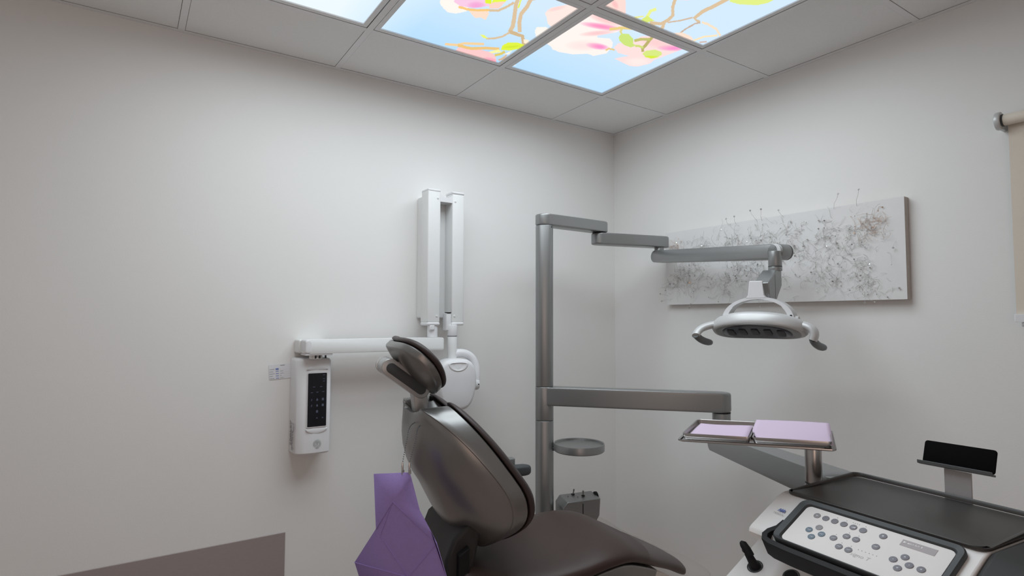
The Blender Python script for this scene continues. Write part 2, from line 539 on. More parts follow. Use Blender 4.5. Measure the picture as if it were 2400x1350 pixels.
# doorway in the wall behind the camera
wall('wall_front', [(X0, -3.45, Y0 - .1, Y0, -.05, CEIL + .06), (-2.55, 0, Y0 - .1, Y0, -.05, CEIL + .06), (-3.45, -2.55, Y0 - .1, Y0, 2.05, CEIL + .06)])
db = MB()
db.box(WORLD, -3.49, -3.45, Y0 + .01, Y0 + .90, -.045, 2.02)
door = struct(db.build('door_1', M['wood'], bevel=.003))
hb = MB()
hb.cyl((-3.452, Y0 + .82, 1.0), (-3.40, Y0 + .82, 1.0), .011)
hb.tube([(-3.405, Y0 + .82, 1.0), (-3.402, Y0 + .76, 1.0), (-3.402, Y0 + .70, 1.0)], .009)
hb.build('door_handle', M['chrome'], door)
wf = MB()
for q in ((WY0, WY1, WZ0, WZ0 + .04), (WY0, WY1, WZ1 - .04, WZ1), (WY0, WY0 + .04, WZ0, WZ1), (WY1 - .04, WY1, WZ0, WZ1), (-2.62, -2.58, WZ0, WZ1)):
    wf.box(WORLD, .03, .08, *q)
win = struct(wf.build('window_1', M['white'], smooth=0))
pb = MB()
pb.box(WORLD, .052, .058, WY0 + .04, WY1 - .04, WZ0 + .04, WZ1 - .04)
pb.build('window_pane', M['glass'], win, smooth=0)
struct(MB().box(WORLD, X0, X0 + .012, Y0, -.012, -.05, .04).build('baseboard_left', M['base'], bevel=.003))

# ceiling: backing slab, lay-in tiles and T-bars as parts
ceil = struct(MB().box(WORLD, X0 - .1, .1, Y0 - .1, .1, CEIL + .05, CEIL + .11).build('ceiling', M['plenum'], smooth=0))
xs = [0.0] + [-(GX + k * TILE) for k in range(6)] + [X0]
ys = [0.0] + [-(GY + k * TILE) for k in range(6)] + [Y0]
TB, GAP = 0.012, 0.0014
cache = {}
for i in range(len(xs) - 1):
    for j in range(len(ys) - 1):
        if (i - 1, j - 1) in LIT:
            continue
        xa, xb = xs[i + 1], xs[i]
        ya, yb = ys[j + 1], ys[j]
        ax = TB + GAP if i + 1 < len(xs) - 1 else .022
        bx = TB + GAP if i > 0 else .0215 + GAP
        ay = TB + GAP if j + 1 < len(ys) - 1 else .022
        by = TB + GAP if j > 0 else .0215 + GAP
        dims = (round(xb - xa - ax - bx, 4), round(yb - ya - ay - by, 4))
        cx, cy = (xa + ax + xb - bx) / 2, (ya + ay + yb - by) / 2
        if dims in cache:
            dup(cache[dims], (cx, cy, CEIL + .009), ceil)
        else:
            t = MB().box(WORLD, cx - dims[0] / 2, cx + dims[0] / 2, cy - dims[1] / 2, cy + dims[1] / 2, CEIL + .0015, CEIL + .0165)
            cache[dims] = t.build('ceiling_tile', M['ceil'], ceil, smooth=0)
for k in range(6):
    x = xs[k + 1]
    MB().box(WORLD, x - TB, x + TB, Y0, -.0005, CEIL, CEIL + .002).build('grid_bar', M['grid'], ceil, smooth=0)
proto_c = None
for j in range(6):
    y = ys[j + 1]
    for i in range(len(xs) - 1):
        xa, xb = xs[i + 1] + TB, xs[i] - TB
        if i == 0:
            xb = -.0005
        if i == len(xs) - 2:
            xa = X0
        MB().box(WORLD, xa + .0003, xb - .0003, y - TB, y + TB, CEIL, CEIL + .002).build('cross_bar', M['grid'], ceil, smooth=0)
# wall angles round the edge of the grid
for nm, q in (('trim_1', (X0, 0, -.0215, 0, CEIL - .001, CEIL + .001)), ('trim_2', (-.0215, 0, Y0, -.0215, CEIL - .001, CEIL + .001)),
              ('trim_3', (X0, X0 + .0215, Y0, -.0215, CEIL - .001, CEIL + .001)), ('trim_4', (X0 + .0215, -.0215, Y0, Y0 + .0215, CEIL - .001, CEIL + .001))):
    struct(MB().box(WORLD, *q).build(nm, M['grid'], smooth=0))

# ------------------------------------------------------------------ back-lit sky panels
def in_poly(px, py, poly):
    c = np.zeros(px.shape, bool)
    n = len(poly)
    for i in range(n):
        x1, y1 = poly[i]
        x2, y2 = poly[(i + 1) % n]
        if y1 == y2:
            continue
        t = ((y1 > py) != (y2 > py)) & (px < (x2 - x1) * (py - y1) / (y2 - y1) + x1)
        c ^= t
    return c


def paint(px, py):
    """the printed picture at ceiling points (mm): sky, magnolia petals, twigs, young leaves"""
    n = len(px)
    t = np.clip((py + 900) / 500, 0, 1)
    sky = np.array([214, 236, 255.])[None] * (1 - t[:, None]) + np.array([178, 221, 255.])[None] * t[:, None]
    w = .5 + .5 * np.sin(px / 190 + 1.5 * np.sin(py / 230)) * np.cos(py / 260 + 1)
    sky = sky * (1 - .35 * w[:, None]) + np.array([208, 235, 255.])[None] * .35 * w[:, None]
    pale = np.clip((-px - 1550) / 300, 0, 1)[:, None]
    sky = sky * (1 - pale) + np.array([238, 249, 255.]) * pale
    col = sky
    last = np.ones(n, bool)
    for op in PAINT:
        q = np.array(op[2], float).reshape(-1, 2)
        if op[0] == 'P':
            last = in_poly(px, py, q)
            col = np.where(last[:, None], np.array(op[1], float)[None], col)
        else:
            c, a, b = q
            det = a[0] * b[1] - a[1] * b[0]
            dx, dy = px - c[0], py - c[1]
            u = (dx * b[1] - dy * b[0]) / det
            v = (a[0] * dy - a[1] * dx) / det
            al = np.clip(1 - (u * u + v * v), 0, 1) * op[3] * last
            col = col * (1 - al[:, None]) + np.array(op[1], float)[None] * al[:, None]
    c = col / 255.0
    return np.where(c <= .04045, c / 12.92, ((c + .055) / 1.055) ** 2.4)


PANEL_TEXT = {
    (0, 0): 'lit sky panel nearest the room corner, big pink magnolia over plain blue sky',
    (1, 0): 'lit sky panel left of the corner one, magnolia at top and forked twig',
    (2, 0): 'pale, nearly white lit sky panel at the top left without any flower',
    (0, 1): 'lit sky panel at the top right with curved bare twigs and large lime leaf',
    (1, 1): 'lit sky panel with one cream petal tip just past the grid crossing',
    (2, 1): 'lit sky panel above the camera, beyond the pale flowerless one',
    (0, 2): 'lit sky panel overhead, beyond the one with the large lime leaf',
    (1, 2): 'lit sky panel overhead in the middle of the row nearest the doorway',
    (2, 2): 'lit sky panel overhead at the doorway end of the pale flowerless column',
}
for (i, j) in LIT:
    xb, yb = -(GX + i * TILE), -(GY + j * TILE)
    xa, ya = xb - TILE, yb - TILE
    t = thing('ceiling_light_panel', PANEL_TEXT[(i, j)], 'ceiling light', ((xa + xb) / 2, (ya + yb) / 2, CEIL + .003), 'lit sky picture panels in the ceiling')
    e0, e1 = TB + .003, .034
    fb = MB()
    F = WORLD
    for q in ((xa + e0, xb - e0, ya + e0, ya + e1), (xa + e0, xb - e0, yb - e1, yb - e0), (xa + e0, xa + e1, ya + e1, yb - e1), (xb - e1, xb - e0, ya + e1, yb - e1)):
        fb.box(F, *q, CEIL + .0015, CEIL + .012)
    fb.build('panel_frame', M['grid'], t, smooth=0)
    N = 190
    gx = np.linspace(xa + e1 - .001, xb - e1 + .001, N)
    gy = np.linspace(ya + e1 - .001, yb - e1 + .001, N)
    XX, YY = np.meshgrid(gx, gy)
    cx, cy = (xa + xb) / 2, (ya + yb) / 2
    me = bpy.data.meshes.new('printed_diffuser')
    vs = np.stack([XX.ravel() - cx, YY.ravel() - cy, np.zeros(N * N)], 1)
    idx = np.arange(N * N).reshape(N, N)
    fs = np.stack([idx[:-1, :-1].ravel(), idx[1:, :-1].ravel(), idx[1:, 1:].ravel(), idx[:-1, 1:].ravel()], 1)
    me.from_pydata(vs.tolist(), [], fs.tolist())
    at = me.color_attributes.new('print', 'FLOAT_COLOR', 'POINT')
    rgb = paint(XX.ravel() * 1000, YY.ravel() * 1000)
    at.data.foreach_set('color', np.concatenate([rgb, np.ones((N * N, 1))], 1).astype(np.float32).ravel())
    me.materials.append(M['picture'])
    o = bpy.data.objects.new('printed_diffuser', me)
    C.objects.link(o)
    o.parent = t
    o.location = Vector((cx, cy, CEIL + .006)) - WL[t]
    WL[o] = Vector((cx, cy, CEIL + .006))

# taupe sheet fixed low on the left of the back wall
wb = MB().box(WORLD, -3.70, -1.880, -.006, -.0005, .10, .430)
tag(wb.build('wall_panel', M['wainscot'], bevel=.001), 'taupe brushed laminate sheet low on the white wall at bottom left', 'wall panel')

# ------------------------------------------------------------------ dental chair
CO = V(-1.30, -.90, 0)
FL = -.05              # floor level
rt = math.radians(-11)
CH = Frame(CO, (math.cos(rt), math.sin(rt), 0), (-math.sin(rt), math.cos(rt), 0), (0, 0, 1))   # u towards the feet, v to the patient's left, w up
chair = thing('dental_chair', 'brown upholstered dental chair with silver back shell, raised upright beside the column', 'dental chair', CO + V(0, 0, FL))


def sgn_pow(c, p):
    return math.copysign(abs(c) ** p, c)


def interp(t, ks, vs):
    return float(np.interp(t, ks, vs))


def smoothtab(ks, vs):
    """smooth (monotone-free) table via dense cubic Hermite"""
    ks = np.array(ks, float)
    vs = np.array(vs, float)
    d = np.gradient(vs, ks)

    def f(t):
        t = min(max(t, ks[0]), ks[-1])
        i = min(int(np.searchsorted(ks, t, 'right')) - 1, len(ks) - 2)
        h = ks[i + 1] - ks[i]
        s = (t - ks[i]) / h
        return ((2 * s ** 3 - 3 * s ** 2 + 1) * vs[i] + (s ** 3 - 2 * s ** 2 + s) * h * d[i] + (-2 * s ** 3 + 3 * s ** 2) * vs[i + 1] + (s ** 3 - s ** 2) * h * d[i + 1])
    return f


# rim line of the back (u, w) from the lumbar end (t=0) to the shoulders (t=1)
BT = [0, .2, .4, .65, .88, 1.0]
rim_u = smoothtab(BT, [-.165, -.098, -.100, -.168, -.262, -.318])
rim_w = smoothtab(BT, [.602, .690, .775, .885, 1.005, 1.068])
back_d = smoothtab(BT, [.125, .200, .232, .225, .178, .135])
half_b = smoothtab(BT, [.250, .262, .262, .250, .232, .222])
rim_t = smoothtab(BT, [.046, .046, .047, .052, .074, .100])


def back_pt(rho, th, depth, grow=1.0, notch=True):
    """rho 0..1 from the middle outwards, th angle; depth behind the rim line"""
    e = 2 / (3.0 if math.sin(th) > 0 else 2.3)
    cs, sn = sgn_pow(math.cos(th), e), sgn_pow(math.sin(th), e)
    t = .5 + .5 * sn * rho * grow
    b = half_b(t)
    v = b * cs * rho * grow
    tt = t
    if rho > .84:
        k = min(1, (rho - .84) / .14)
        if sn > 0:
            tt -= (.125 if notch else .075) * math.exp(-((v + .01) / .072) ** 2) * k * k
        elif notch:
            tt += .10 * math.exp(-((v - .02) / .075) ** 2) * k * k
    t2 = min(max(tt, 0), 1)
    u, w = rim_u(t2), rim_w(t2)
    if tt > 1:
        u += (tt - 1) * -.25
        w += (tt - 1) * .47
    if tt < 0:
        u += tt * .25
        w += tt * .45
    return CH(u - depth * .955, v, w - depth * .30 * (1 - t2) - depth * .02)


NT = 96
THS = [2 * PI * i / NT for i in range(NT)]
def t_of(rho, th):
    e = 2 / (3.0 if math.sin(th) > 0 else 2.3)
    return .5 + .5 * sgn_pow(math.sin(th), e) * rho


rings = [[back_pt(.93, th, .004) for th in THS], [back_pt(.985, th, .001) for th in THS], [back_pt(1.0, th, .004) for th in THS]]
for k in (.35, .7, 1.0):
    rings.append([back_pt(1.0 - .004 * k, th, .004 + (rim_t(t_of(1, th)) - .004) * k) for th in THS])
rings.append([back_pt(.992, th, rim_t(t_of(1, th)) + .0035) for th in THS])
rings.append([back_pt(.978, th, rim_t(t_of(1, th)) + .0060) for th in THS])
for rho in (.955, .92, .87, .80, .72, .62, .50, .36, .20, .04):
    rings.append([back_pt(rho, th, rim_t(t_of(1, th)) * rho + rim_t(.5) * (1 - rho) + .0065 + max(0, back_d(t_of(rho, th)) - rim_t(t_of(rho, th))) * (1 - rho ** 3.2)) for th in THS])
sb = MB().loft(rings)
shell = sb.build('backrest_shell', M['shell'], chair, smooth=28)
rings = [[back_pt(.90, th, -.004, notch=False) for th in THS]]
for rho, d in ((.99, -.004), (1.012, -.006), (1.020, -.011), (1.016, -.017), (1.0, -.022), (.95, -.028), (.80, -.036), (.5, -.042), (.2, -.042)):
    rings.append([back_pt(rho, th, d, notch=False) for th in THS])
MB().loft(rings).build('backrest_cushion', M['piping'], chair, smooth=60)
# bolt and little cap on top of the shell
bt = back_pt(.97, math.radians(118), .05)
MB().rcyl(bt + V(0, 0, -.004), bt + V(0, 0, .006), .009).build('shell_screw', M['chrome'], chair)
bt = back_pt(1.0, math.radians(80), .012)
MB().rcyl(bt + V(0, 0, -.004), bt + V(0, 0, .012), .007).build('headrest_lock_knob', M['black'], chair)

# dark hinge housing between back and seat
hg = MB()
prof = [(-.335, .18), (-.325, .60), (-.300, .66), (-.25, .70), (-.21, .68), (-.24, .55), (-.27, .18)]
Fz = Frame(CH(0, 0, 0), CH.x, CH.z, -CH.y)
hg.prism(Fz, prof, -.14, .17)
hg.build('hinge_housing', M['bodydark'], chair, bevel=.012, seg=3)
gk = MB()
gk.prism(Fz, [(-.296, .20), (-.290, .62), (-.258, .64), (-.258, .20)], -.20, .195)  # black strip standing in for the shaded gap between housing and seat
gk.build('hinge_gap_shade', M['black'], chair, bevel=.003)

# headrest: articulated link, pad shell, pad cushion
HC, HS, HN = V(-.378, 1.168), V(-.68, .733), V(.733, .68)      # rim centre, up the head, towards the face (u, w)


def head_pt(rho, th, depth, grow=1.0):
    e = 2 / (2.9 if math.sin(th) > 0 else 2.2)
    cs, sn = sgn_pow(math.cos(th), e), sgn_pow(math.sin(th), e)
    s = .108 * sn * rho * grow
    b = .172 * (1 - .16 * max(0, -sn)) * grow
    v = b * cs * rho + .012
    q = HC + HS * s - HN * depth - HN * .014 * (v / .13) ** 2 * -1
    return CH(q[0], v, q[1])


rings = [[head_pt(.90, th, .006) for th in THS], [head_pt(.985, th, .001) for th in THS], [head_pt(1.0, th, .005) for th in THS],
         [head_pt(.996, th, .021) for th in THS], [head_pt(.985, th, .0245) for th in THS]]
for rho in (.95, .90, .82, .72, .6, .45, .3, .15, .03):
    rings.append([head_pt(rho, th, .026 + .016 * (1 - rho ** 2.4)) for th in THS])
MB().loft(rings).build('headrest_shell', M['shell'], chair, smooth=28)
rings = [[head_pt(.90, th, -.003) for th in THS]]
for rho, d in ((.985, -.0035), (1.010, -.005), (1.018, -.009), (1.012, -.014), (.99, -.018), (.93, -.024), (.8, -.030), (.5, -.034), (.2, -.034)):
    rings.append([head_pt(rho, th, d) for th in THS])
MB().loft(rings).build('headrest_cushion', M['piping'], chair, smooth=60)
h0, h1 = V(-.470, 1.166), V(-.370, 1.092)
ld = unit(h1 - h0)
LF = Frame(CH(h0[0], 0, h0[1]), CH.x * ld[0] + CH.z * ld[1], CH.x * -ld[1] + CH.z * ld[0], -CH.y)   # z towards the viewer's side
L = float(np.linalg.norm(h1 - h0))
MB().rprism(LF, stadium(0, L, .0275), -.028, .040, r=.004).build('headrest_link', M['link'], chair, smooth=40)
MB().rprism(LF, stadium(.004, L - .002, .0158), .039, .0435, r=.002).build('link_inset', M['rubber'], chair, smooth=40)
MB().rprism(LF, rrect(.012, L * .62, .026, .036, .004), .006, .036, r=.002).build('release_lever', M['silver'], chair)
MB().rcyl(LF(0, 0, -.075), LF(0, 0, -.030), .0270, .003).build('hinge_barrel', M['link'], chair)
MB().rcyl(LF(0, 0, -.052), LF(0, 0, -.050), .0277, .0005).build('barrel_ring', M['chrome'], chair)
hm = MB().loft([[CH(u + a, v, w) for (a, v) in rrect(-.030, .030, -.022, .026, .008, 3)] for (u, w) in ((-.400, 1.150), (-.425, 1.172))])
hm.build('headrest_mount', M['rubber'], chair)
st = MB()
for (u0, w0), (u1, w1) in (((-.358, .975), (-.372, 1.085)),):
    st.loft([[CH(u + a, v, w) for (a, v) in rrect(-.024, .024, -.030, .022, .007, 3)] for (u, w) in ((u0, w0), (u1, w1))])
st.build('headrest_stem', M['link'], chair, smooth=40)
MB().loft([[CH(u + a, v, w) for (a, v) in rrect(-.030, .030, -.040, .032, .007, 3)] for (u, w) in ((-.352, .950), (-.3545, .968))]).build('stem_socket', M['black'], chair, smooth=40)

# seat and leg rest: one moulded cushion swept from hips to feet
US = [-.27, -.14, -.02, .10, .20, .29, .38, .47, .56, .63, .675]
s_mid = smoothtab([-.3, .20, .29, .38, .47, .56, .64, .72, .80], [0, 0, .002, .012, .024, .034, .040, .042, .042])
s_top = smoothtab(US, [.590, .566, .562, .574, .586, .578, .538, .492, .449, .411, .383])
s_half = smoothtab(US, [.215, .238, .245, .250, .246, .228, .194, .160, .130, .106, .082])
s_thk = smoothtab(US, [.085, .095, .095, .092, .086, .078, .070, .064, .060, .058, .052])
s_dip = smoothtab(US, [.004, .012, .016, .012, .004, .000, .002, .003, .003, .002, .001])


def seat_ring(u, shrink=0.0, drop=0.0):
    top, hb, th = s_top(u) - drop, max(.01, s_half(u) - shrink), s_thk(u) - shrink
    ring = []
    n = 40
    for i in range(n):
        a = 2 * PI * i / n
        cs, sn = sgn_pow(math.cos(a), 2 / 3.2), sgn_pow(math.sin(a), 2 / 2.6)
        v = hb * cs
        z = top - th / 2 + th / 2 * sn
        if sn > 0:
            z -= s_dip(u) * (1 - (v / hb) ** 2) * sn
            z -= .010 * abs(v / hb) ** 4 * sn
        ring.append(CH(u, v + s_mid(u), z))
    return ring


rings = [seat_ring(-.282, .03, .01), seat_ring(-.276, .012, .004)] + [seat_ring(u) for u in np.linspace(-.265, .640, 50)]
rings += [seat_ring(.653, .008, .002), seat_ring(.664, .022, .006), seat_ring(.671, .040, .012), seat_ring(.674, .054, .02)]
MB().loft(rings).build('seat_cushion', M['leather'], chair, smooth=60)
# silver pan under the seat, lift column and base plate
rings = []
for u in np.linspace(-.16, .46, 18):
    top = s_top(u) - s_thk(u) + .004
    hb = s_half(u) - .03
    rings.append([CH(u, v, z) for (v, z) in ((-hb, top), (hb, top), (hb * .85, top - .05), (-hb * .85, top - .05))])
MB().loft(rings).build('seat_pan', M['silver'], chair, bevel=.006)
MB().box(CH, -.14, .16, -.12, .12, .07, .44).build('lift_column', M['bodydark'], chair, bevel=.02)
MB().box(CH, -.35, .62, -.20, .20, FL, .07).build('base_plate', M['silver'], chair, bevel=.02)
# armrest on the far side
AF = Frame(CH(0, .335, .685), CH.x, CH.y, CH.z)
MB().rprism(AF, stadium(-.11, .155, .026), 0, .036, r=.012).build('armrest', M['rubber'], chair, smooth=50)
MB().box(CH, .02, .125, .362, .40, .56, .745).build('arm_bracket', M['silver'], chair, bevel=.004)
MB().box(CH, .02, .10, .20, .365, .56, .60).build('arm_support', M['silver'], chair, bevel=.004)

# clear protective cover over the leg rest
rings = []
c_half = smoothtab([.38, .47, .56, .64, .70, .75, .785, .80], [.206, .172, .143, .120, .108, .094, .070, .050])
for u in np.linspace(.385, .80, 30):
    top = s_top(min(u, .69)) + .003 - max(0, u - .69) * .40 + .012 * math.exp(-((u - .385) / .02) ** 2)
    hb = c_half(u)
    th = .082 - .03 * max(0, u - .6) / .2
    if u > .75:
        k = (u - .75) / .05
        top -= .012 * k * k
        th -= .018 * k * k
    wob = .002 * math.sin(u * 60)
    rings.append([CH(u, s_mid(u) + (hb + wob) * sgn_pow(math.cos(a), .62), top - th / 2 + th / 2 * sgn_pow(math.sin(a), .75)) for a in np.linspace(0, 2 * PI, 37)[:-1]])
mz = sum(p[2] for p in rings[-1]) / 36
rings.append([CH(.806, float((p - CO) @ CH.y) * .8, mz + (p[2] - mz) * .55) for p in rings[-1]])
cv = MB().loft(rings, cap=False)
cv.f.append(tuple(range(len(cv.v) - 36, len(cv.v))))
tag(cv.build('foot_cover', M['clear'], smooth=60), 'clear plastic film cover pulled over the foot end of the brown chair', 'chair cover')

# ------------------------------------------------------------------ bib and its chain, hung on the chair back
def bead_chain(name, paths, label):
    b = MB()
    for path in paths:
        P = [np.array(p, float) for p in path]
        segs = [np.linalg.norm(P[i + 1] - P[i]) for i in range(len(P) - 1)]
        tot = sum(segs)
        n = int(tot / .0062)
        for k in range(n + 1):
            d = tot * k / n
            i = 0
            while i < len(segs) - 1 and d > segs[i]:
                d -= segs[i]
                i += 1
            q = P[i] + (P[i + 1] - P[i]) * min(1, d / segs[i])
            r = .0021
            vs = [q + V(0, 0, r), q - V(0, 0, r)] + [q + V(r * math.cos(a), r * math.sin(a), 0) for a in (0, PI / 2, PI, 3 * PI / 2)]
            b.add(vs, [(0, 2, 3), (0, 3, 4), (0, 4, 5), (0, 5, 2), (1, 3, 2), (1, 4, 3), (1, 5, 4), (1, 2, 5)])
    return b


def bez(p, q, r, n=8):
    p, q, r = V(*p), V(*q), V(*r)
    return [p * (1 - t) ** 2 + q * 2 * t * (1 - t) + r * t * t for t in np.linspace(0, 1, n)]


BC1, BC2 = V(-1.786, -0.993, 0.891), V(-1.773, -1.012, 0.894)
c1t, c2t = V(-1.764, -0.977, 1.006), V(-1.746, -0.998, 1.002)
n1, n2 = CH(-.372, -.034, .992), CH(-.366, -.040, .985)
chain = thing('bib_chain', 'thin silver bead chain with two clips hanging from the headrest post', 'chain', (-1.76, -.98, .89))
p1 = [BC1 + V(0, 0, .012), c1t + V(0, 0, -.03)] + bez(c1t + V(0, 0, -.03), c1t + V(.002, 0, .012), n1)
p2 = [BC2 + V(0, 0, .012), c2t + V(0, 0, -.03)] + bez(c2t + V(0, 0, -.03), c2t + V(.002, 0, .008), n2)
stuff(bead_chain('bead', [p1, p2], '').build('bead', M['gunmetal'], chain, smooth=80))
for q in (BC1, BC2):
    k = MB()
    k.tube([q + V(0, 0, .014), q + V(0, 0, .004), q + V(.001, 0, -.012)], [.0022, .0035, .0028], 8)
    k.box(WORLD, q[0] - .004, q[0] + .004, q[1] - .005, q[1] - .002, q[2] - .018, q[2] - .006)
    k.build('clip', M['steel'], chain)
# folded paper bib: crease lines are mesh edges between slightly tilted facets
def bp(x, y, z, push=0.0):
    """push > 0 moves the point towards the open side of the room (away from the chair)"""
    return V(x - .554 * push * .35, y - .831 * push * .35, z)


K = {
    'a': bp(-1.854, -0.947, 0.873), 'b': bp(-1.771, -1.010, 0.879), 'b2': bp(-1.766, -1.012, 0.862),
    'c': bp(-1.844, -0.944, 0.716), 'd': bp(-1.892, -0.906, 0.620), 'e': bp(-1.877, -0.913, 0.569),
    'f': bp(-1.806, -0.974, 0.794, 0.004), 'g': bp(-1.695, -1.042, 0.688, 0.090), 'h': bp(-1.759, -0.991, 0.587, 0.060),
    'i': bp(-1.738, -1.016, 0.774, 0.050), 'j': bp(-1.711, -1.036, 0.721, 0.080), 'k': bp(-1.833, -0.951, 0.697, 0.004),
    'l': bp(-1.660, -1.063, 0.569, 0.140), 'm': bp(-1.757, -0.988, 0.541, 0.060), 'n': bp(-1.681, -1.045, 0.541, 0.120), 'o': bp(-1.847, -0.936, 0.512), 'p': bp(-1.643, -1.064, 0.512, 0.140),
}
tris = [('a', 'b', 'f'), ('a', 'f', 'c'), ('b', 'b2', 'f'), ('b2', 'i', 'f'), ('f', 'i', 'j'), ('f', 'j', 'g'), ('c', 'f', 'k'), ('f', 'g', 'k'), ('k', 'g', 'h'),
        ('c', 'k', 'd'), ('k', 'h', 'd'), ('d', 'h', 'e'), ('j', 'l', 'g'), ('g', 'l', 'h'), ('h', 'l', 'n'), ('h', 'n', 'm'), ('e', 'h', 'm'), ('e', 'm', 'o'), ('n', 'l', 'p')]
names = list(K)
bmx = MB()
vs = [K[n] for n in names]
bmx.add(vs, [tuple(names.index(n) for n in t) for t in tris])
for (p, q) in (('f', 'g'), ('k', 'h'), ('g', 'h'), ('f', 'k'), ('h', 'd'), ('f', 'c'), ('g', 'l')):
    n_ = V(-.554, -.831, 0) * .0006
    bmx.tube([K[p] + n_, (K[p] + K[q]) / 2 + n_, K[q] + n_], .0011, 6)
bo = bmx.build('dental_bib', M['bib'], smooth=30)
md = bo.modifiers.new('thickness', 'SOLIDIFY')
md.thickness = .0012
tag(bo, 'crumpled purple paper bib with fold creases clipped on the bead chain', 'bib')
# ------------------------------------------------------------------ column with side arm, cup tray and control box
PX, PY = -.848, -.420
col = thing('equipment_column', 'tall silver equipment column standing between the chair and the corner', 'column', (PX, PY, FL))
CF = Frame((PX, PY, 0), (.832, -.555, 0), (.555, .832, 0), (0, 0, 1))


def sup(r1, r2, n=40, e=2.6):
    return [(r1 * sgn_pow(math.cos(2 * PI * i / n), 2 / e), r2 * sgn_pow(math.sin(2 * PI * i / n), 2 / e)) for i in range(n)]


MB().rprism(CF, sup(.0415, .044), -.02, .856, .002).build('lower_post', M['silver'], col, smooth=40)
MB().rprism(CF, sup(.0415, .044), .8575, 1.0085, .0025).build('swivel_collar', M['silver'], col, smooth=40)
MB().rprism(CF, sup(.0405, .043), 1.010, 1.749, .002).build('upper_post', M['silver'], col, smooth=40)
MB().rprism(CF, circle(0, 0, .16, 40), FL, -.02, .006).build('foot_plate', M['silver'], col, smooth=40)
MB().rcyl(CF(.030, -.030, 1.741), CF(.030, -.034, 1.741), .004, .001).build('set_screw', M['black'], col)
# round cup tray on the post
TC = V(-.748, -.545, .742)
TF = Frame(TC, (1, 0, 0), (0, 1, 0), (0, 0, 1))
tr = MB()
rr = [(.001, .010), (.100, .010), (.106, .012), (.1085, .018), (.1125, .020), (.114, .016), (.114, -.010), (.110, -.014), (.001, -.014)]
tr.loft([[TF(r * math.cos(2 * PI * k / 56), r * math.sin(2 * PI * k / 56), z) for k in range(56)] for r, z in rr])
ct = tr.build('cup_tray', M['silver'], col, smooth=40)
MB().box(frame2(TC, (PX, PY, TC[2])), .095, .150, -.016, .016, -.020, -.004).build('tray_bracket', M['rubber'], col, bevel=.003)
# control box with toggle switches
b0 = V(-.800, -.520, .50)
BF = frame2(b0, (-.54, -.62, .50))          # x along the box, y across (away), z up
jb = thing('switch_box', 'small grey switch box with two toggles at the column foot behind the seat', 'switch box', tuple(b0 - V(0, 0, .12)))
bx = MB()
prof = [(-.02, -.02), (-.02, -.12), (.115, -.12), (.150, -.06), (.155, .014), (.000, .006)]
Fp = Frame(BF.o, BF.x, BF.z, -BF.y)
bx.prism(Fp, prof, -.105, .015)
bx.build('box_body', M['silver'], jb, bevel=.003)
for (a, c, lean) in ((.055, .075, .006), (.092, .040, 0)):
    q = BF(a, c, .0085 + a * .05)
    MB().rcyl(q, q + V(0, 0, .003), .0085, .001).build('switch_collar', M['black'], jb)
    MB().tube([q + V(0, 0, .002), q + V(lean * .6, 0, .012), q + V(lean, 0, .024)], [.0025, .003, .0042], 10).build('toggle_switch', M['steel'], jb)
for (a, c) in ((.028, .065), (.066, .040)):
    q = BF(a, c, .007 + a * .05)
    MB().rcyl(q, q + V(0, 0, .004), .003, .001).build('pin', M['steel'], jb)
q = BF(.155, .055, .0)
MB().rcyl(q - BF.x * .004, q + BF.x * .010, .024, .003).build('dial', M['black'], jb)
MB().rcyl(q + BF.x * .010 + BF.y * -.004, q + BF.x * .018 + BF.y * -.004, .018, .002).build('dial_cap', M['white'], jb)
q = BF(.072, -.0155, -.030)
MB().box(Frame(q, BF.x, BF.y, BF.z), -.0015, .0015, -.001, .001, -.026, .026).build('seam', M['black'], jb, smooth=0)

# ------------------------------------------------------------------ operating light on its three arms
lt = thing('dental_light', 'silver dental operating light on three jointed arms above the chair', 'dental light', (PX, PY, 1.75))
A1 = V(-.492, -.405, 0)


def arm(p, q, z0, z1, r, name, m='silver', tp=1.0, rr=.007):
    F = frame2(V(p[0], p[1], 0), V(q[0], q[1], 0))
    L = float(np.linalg.norm(V(q[0], q[1], 0) - V(p[0], p[1], 0)))
    return MB().rprism(F, stadium(0, L, r, 14), z0, z1, r=rr, n=4)


arm((PX, PY), A1, 1.7515, 1.803, .0415, '').build('first_arm', M['silver'], lt, smooth=40)
A2 = V(-.140, -.492, 0)
arm(A1, A2, 1.6905, 1.7465, .040, '').build('second_arm', M['silver'], lt, smooth=40)
MB().rcyl((A1[0], A1[1], 1.744), (A1[0], A1[1], 1.7535), .034, .0005).build('pivot_ring', M['black'], lt)
MB().rcyl((A2[0] - .02, A2[1] - .005, 1.640), (A2[0] - .02, A2[1] - .005, 1.6915), .024, .001).build('pivot_pin', M['silver'], lt)
S0, S1 = V(-.165, -.500, 1.6415), V(-.270, -1.228, 1.590)
SF = frame2(S0, S1)                          # x along the arm, y left of it, z up
SL = float(np.linalg.norm(S1 - S0))
SP = Frame(S0, SF.x, SF.z, -SF.y)            # outline in the side plane, thickness across
MB().rprism(SP, stadium(.0, SL - .01, .031, 14), -.030, .030, r=.004).build('spring_arm', M['silver'], lt, smooth=40)
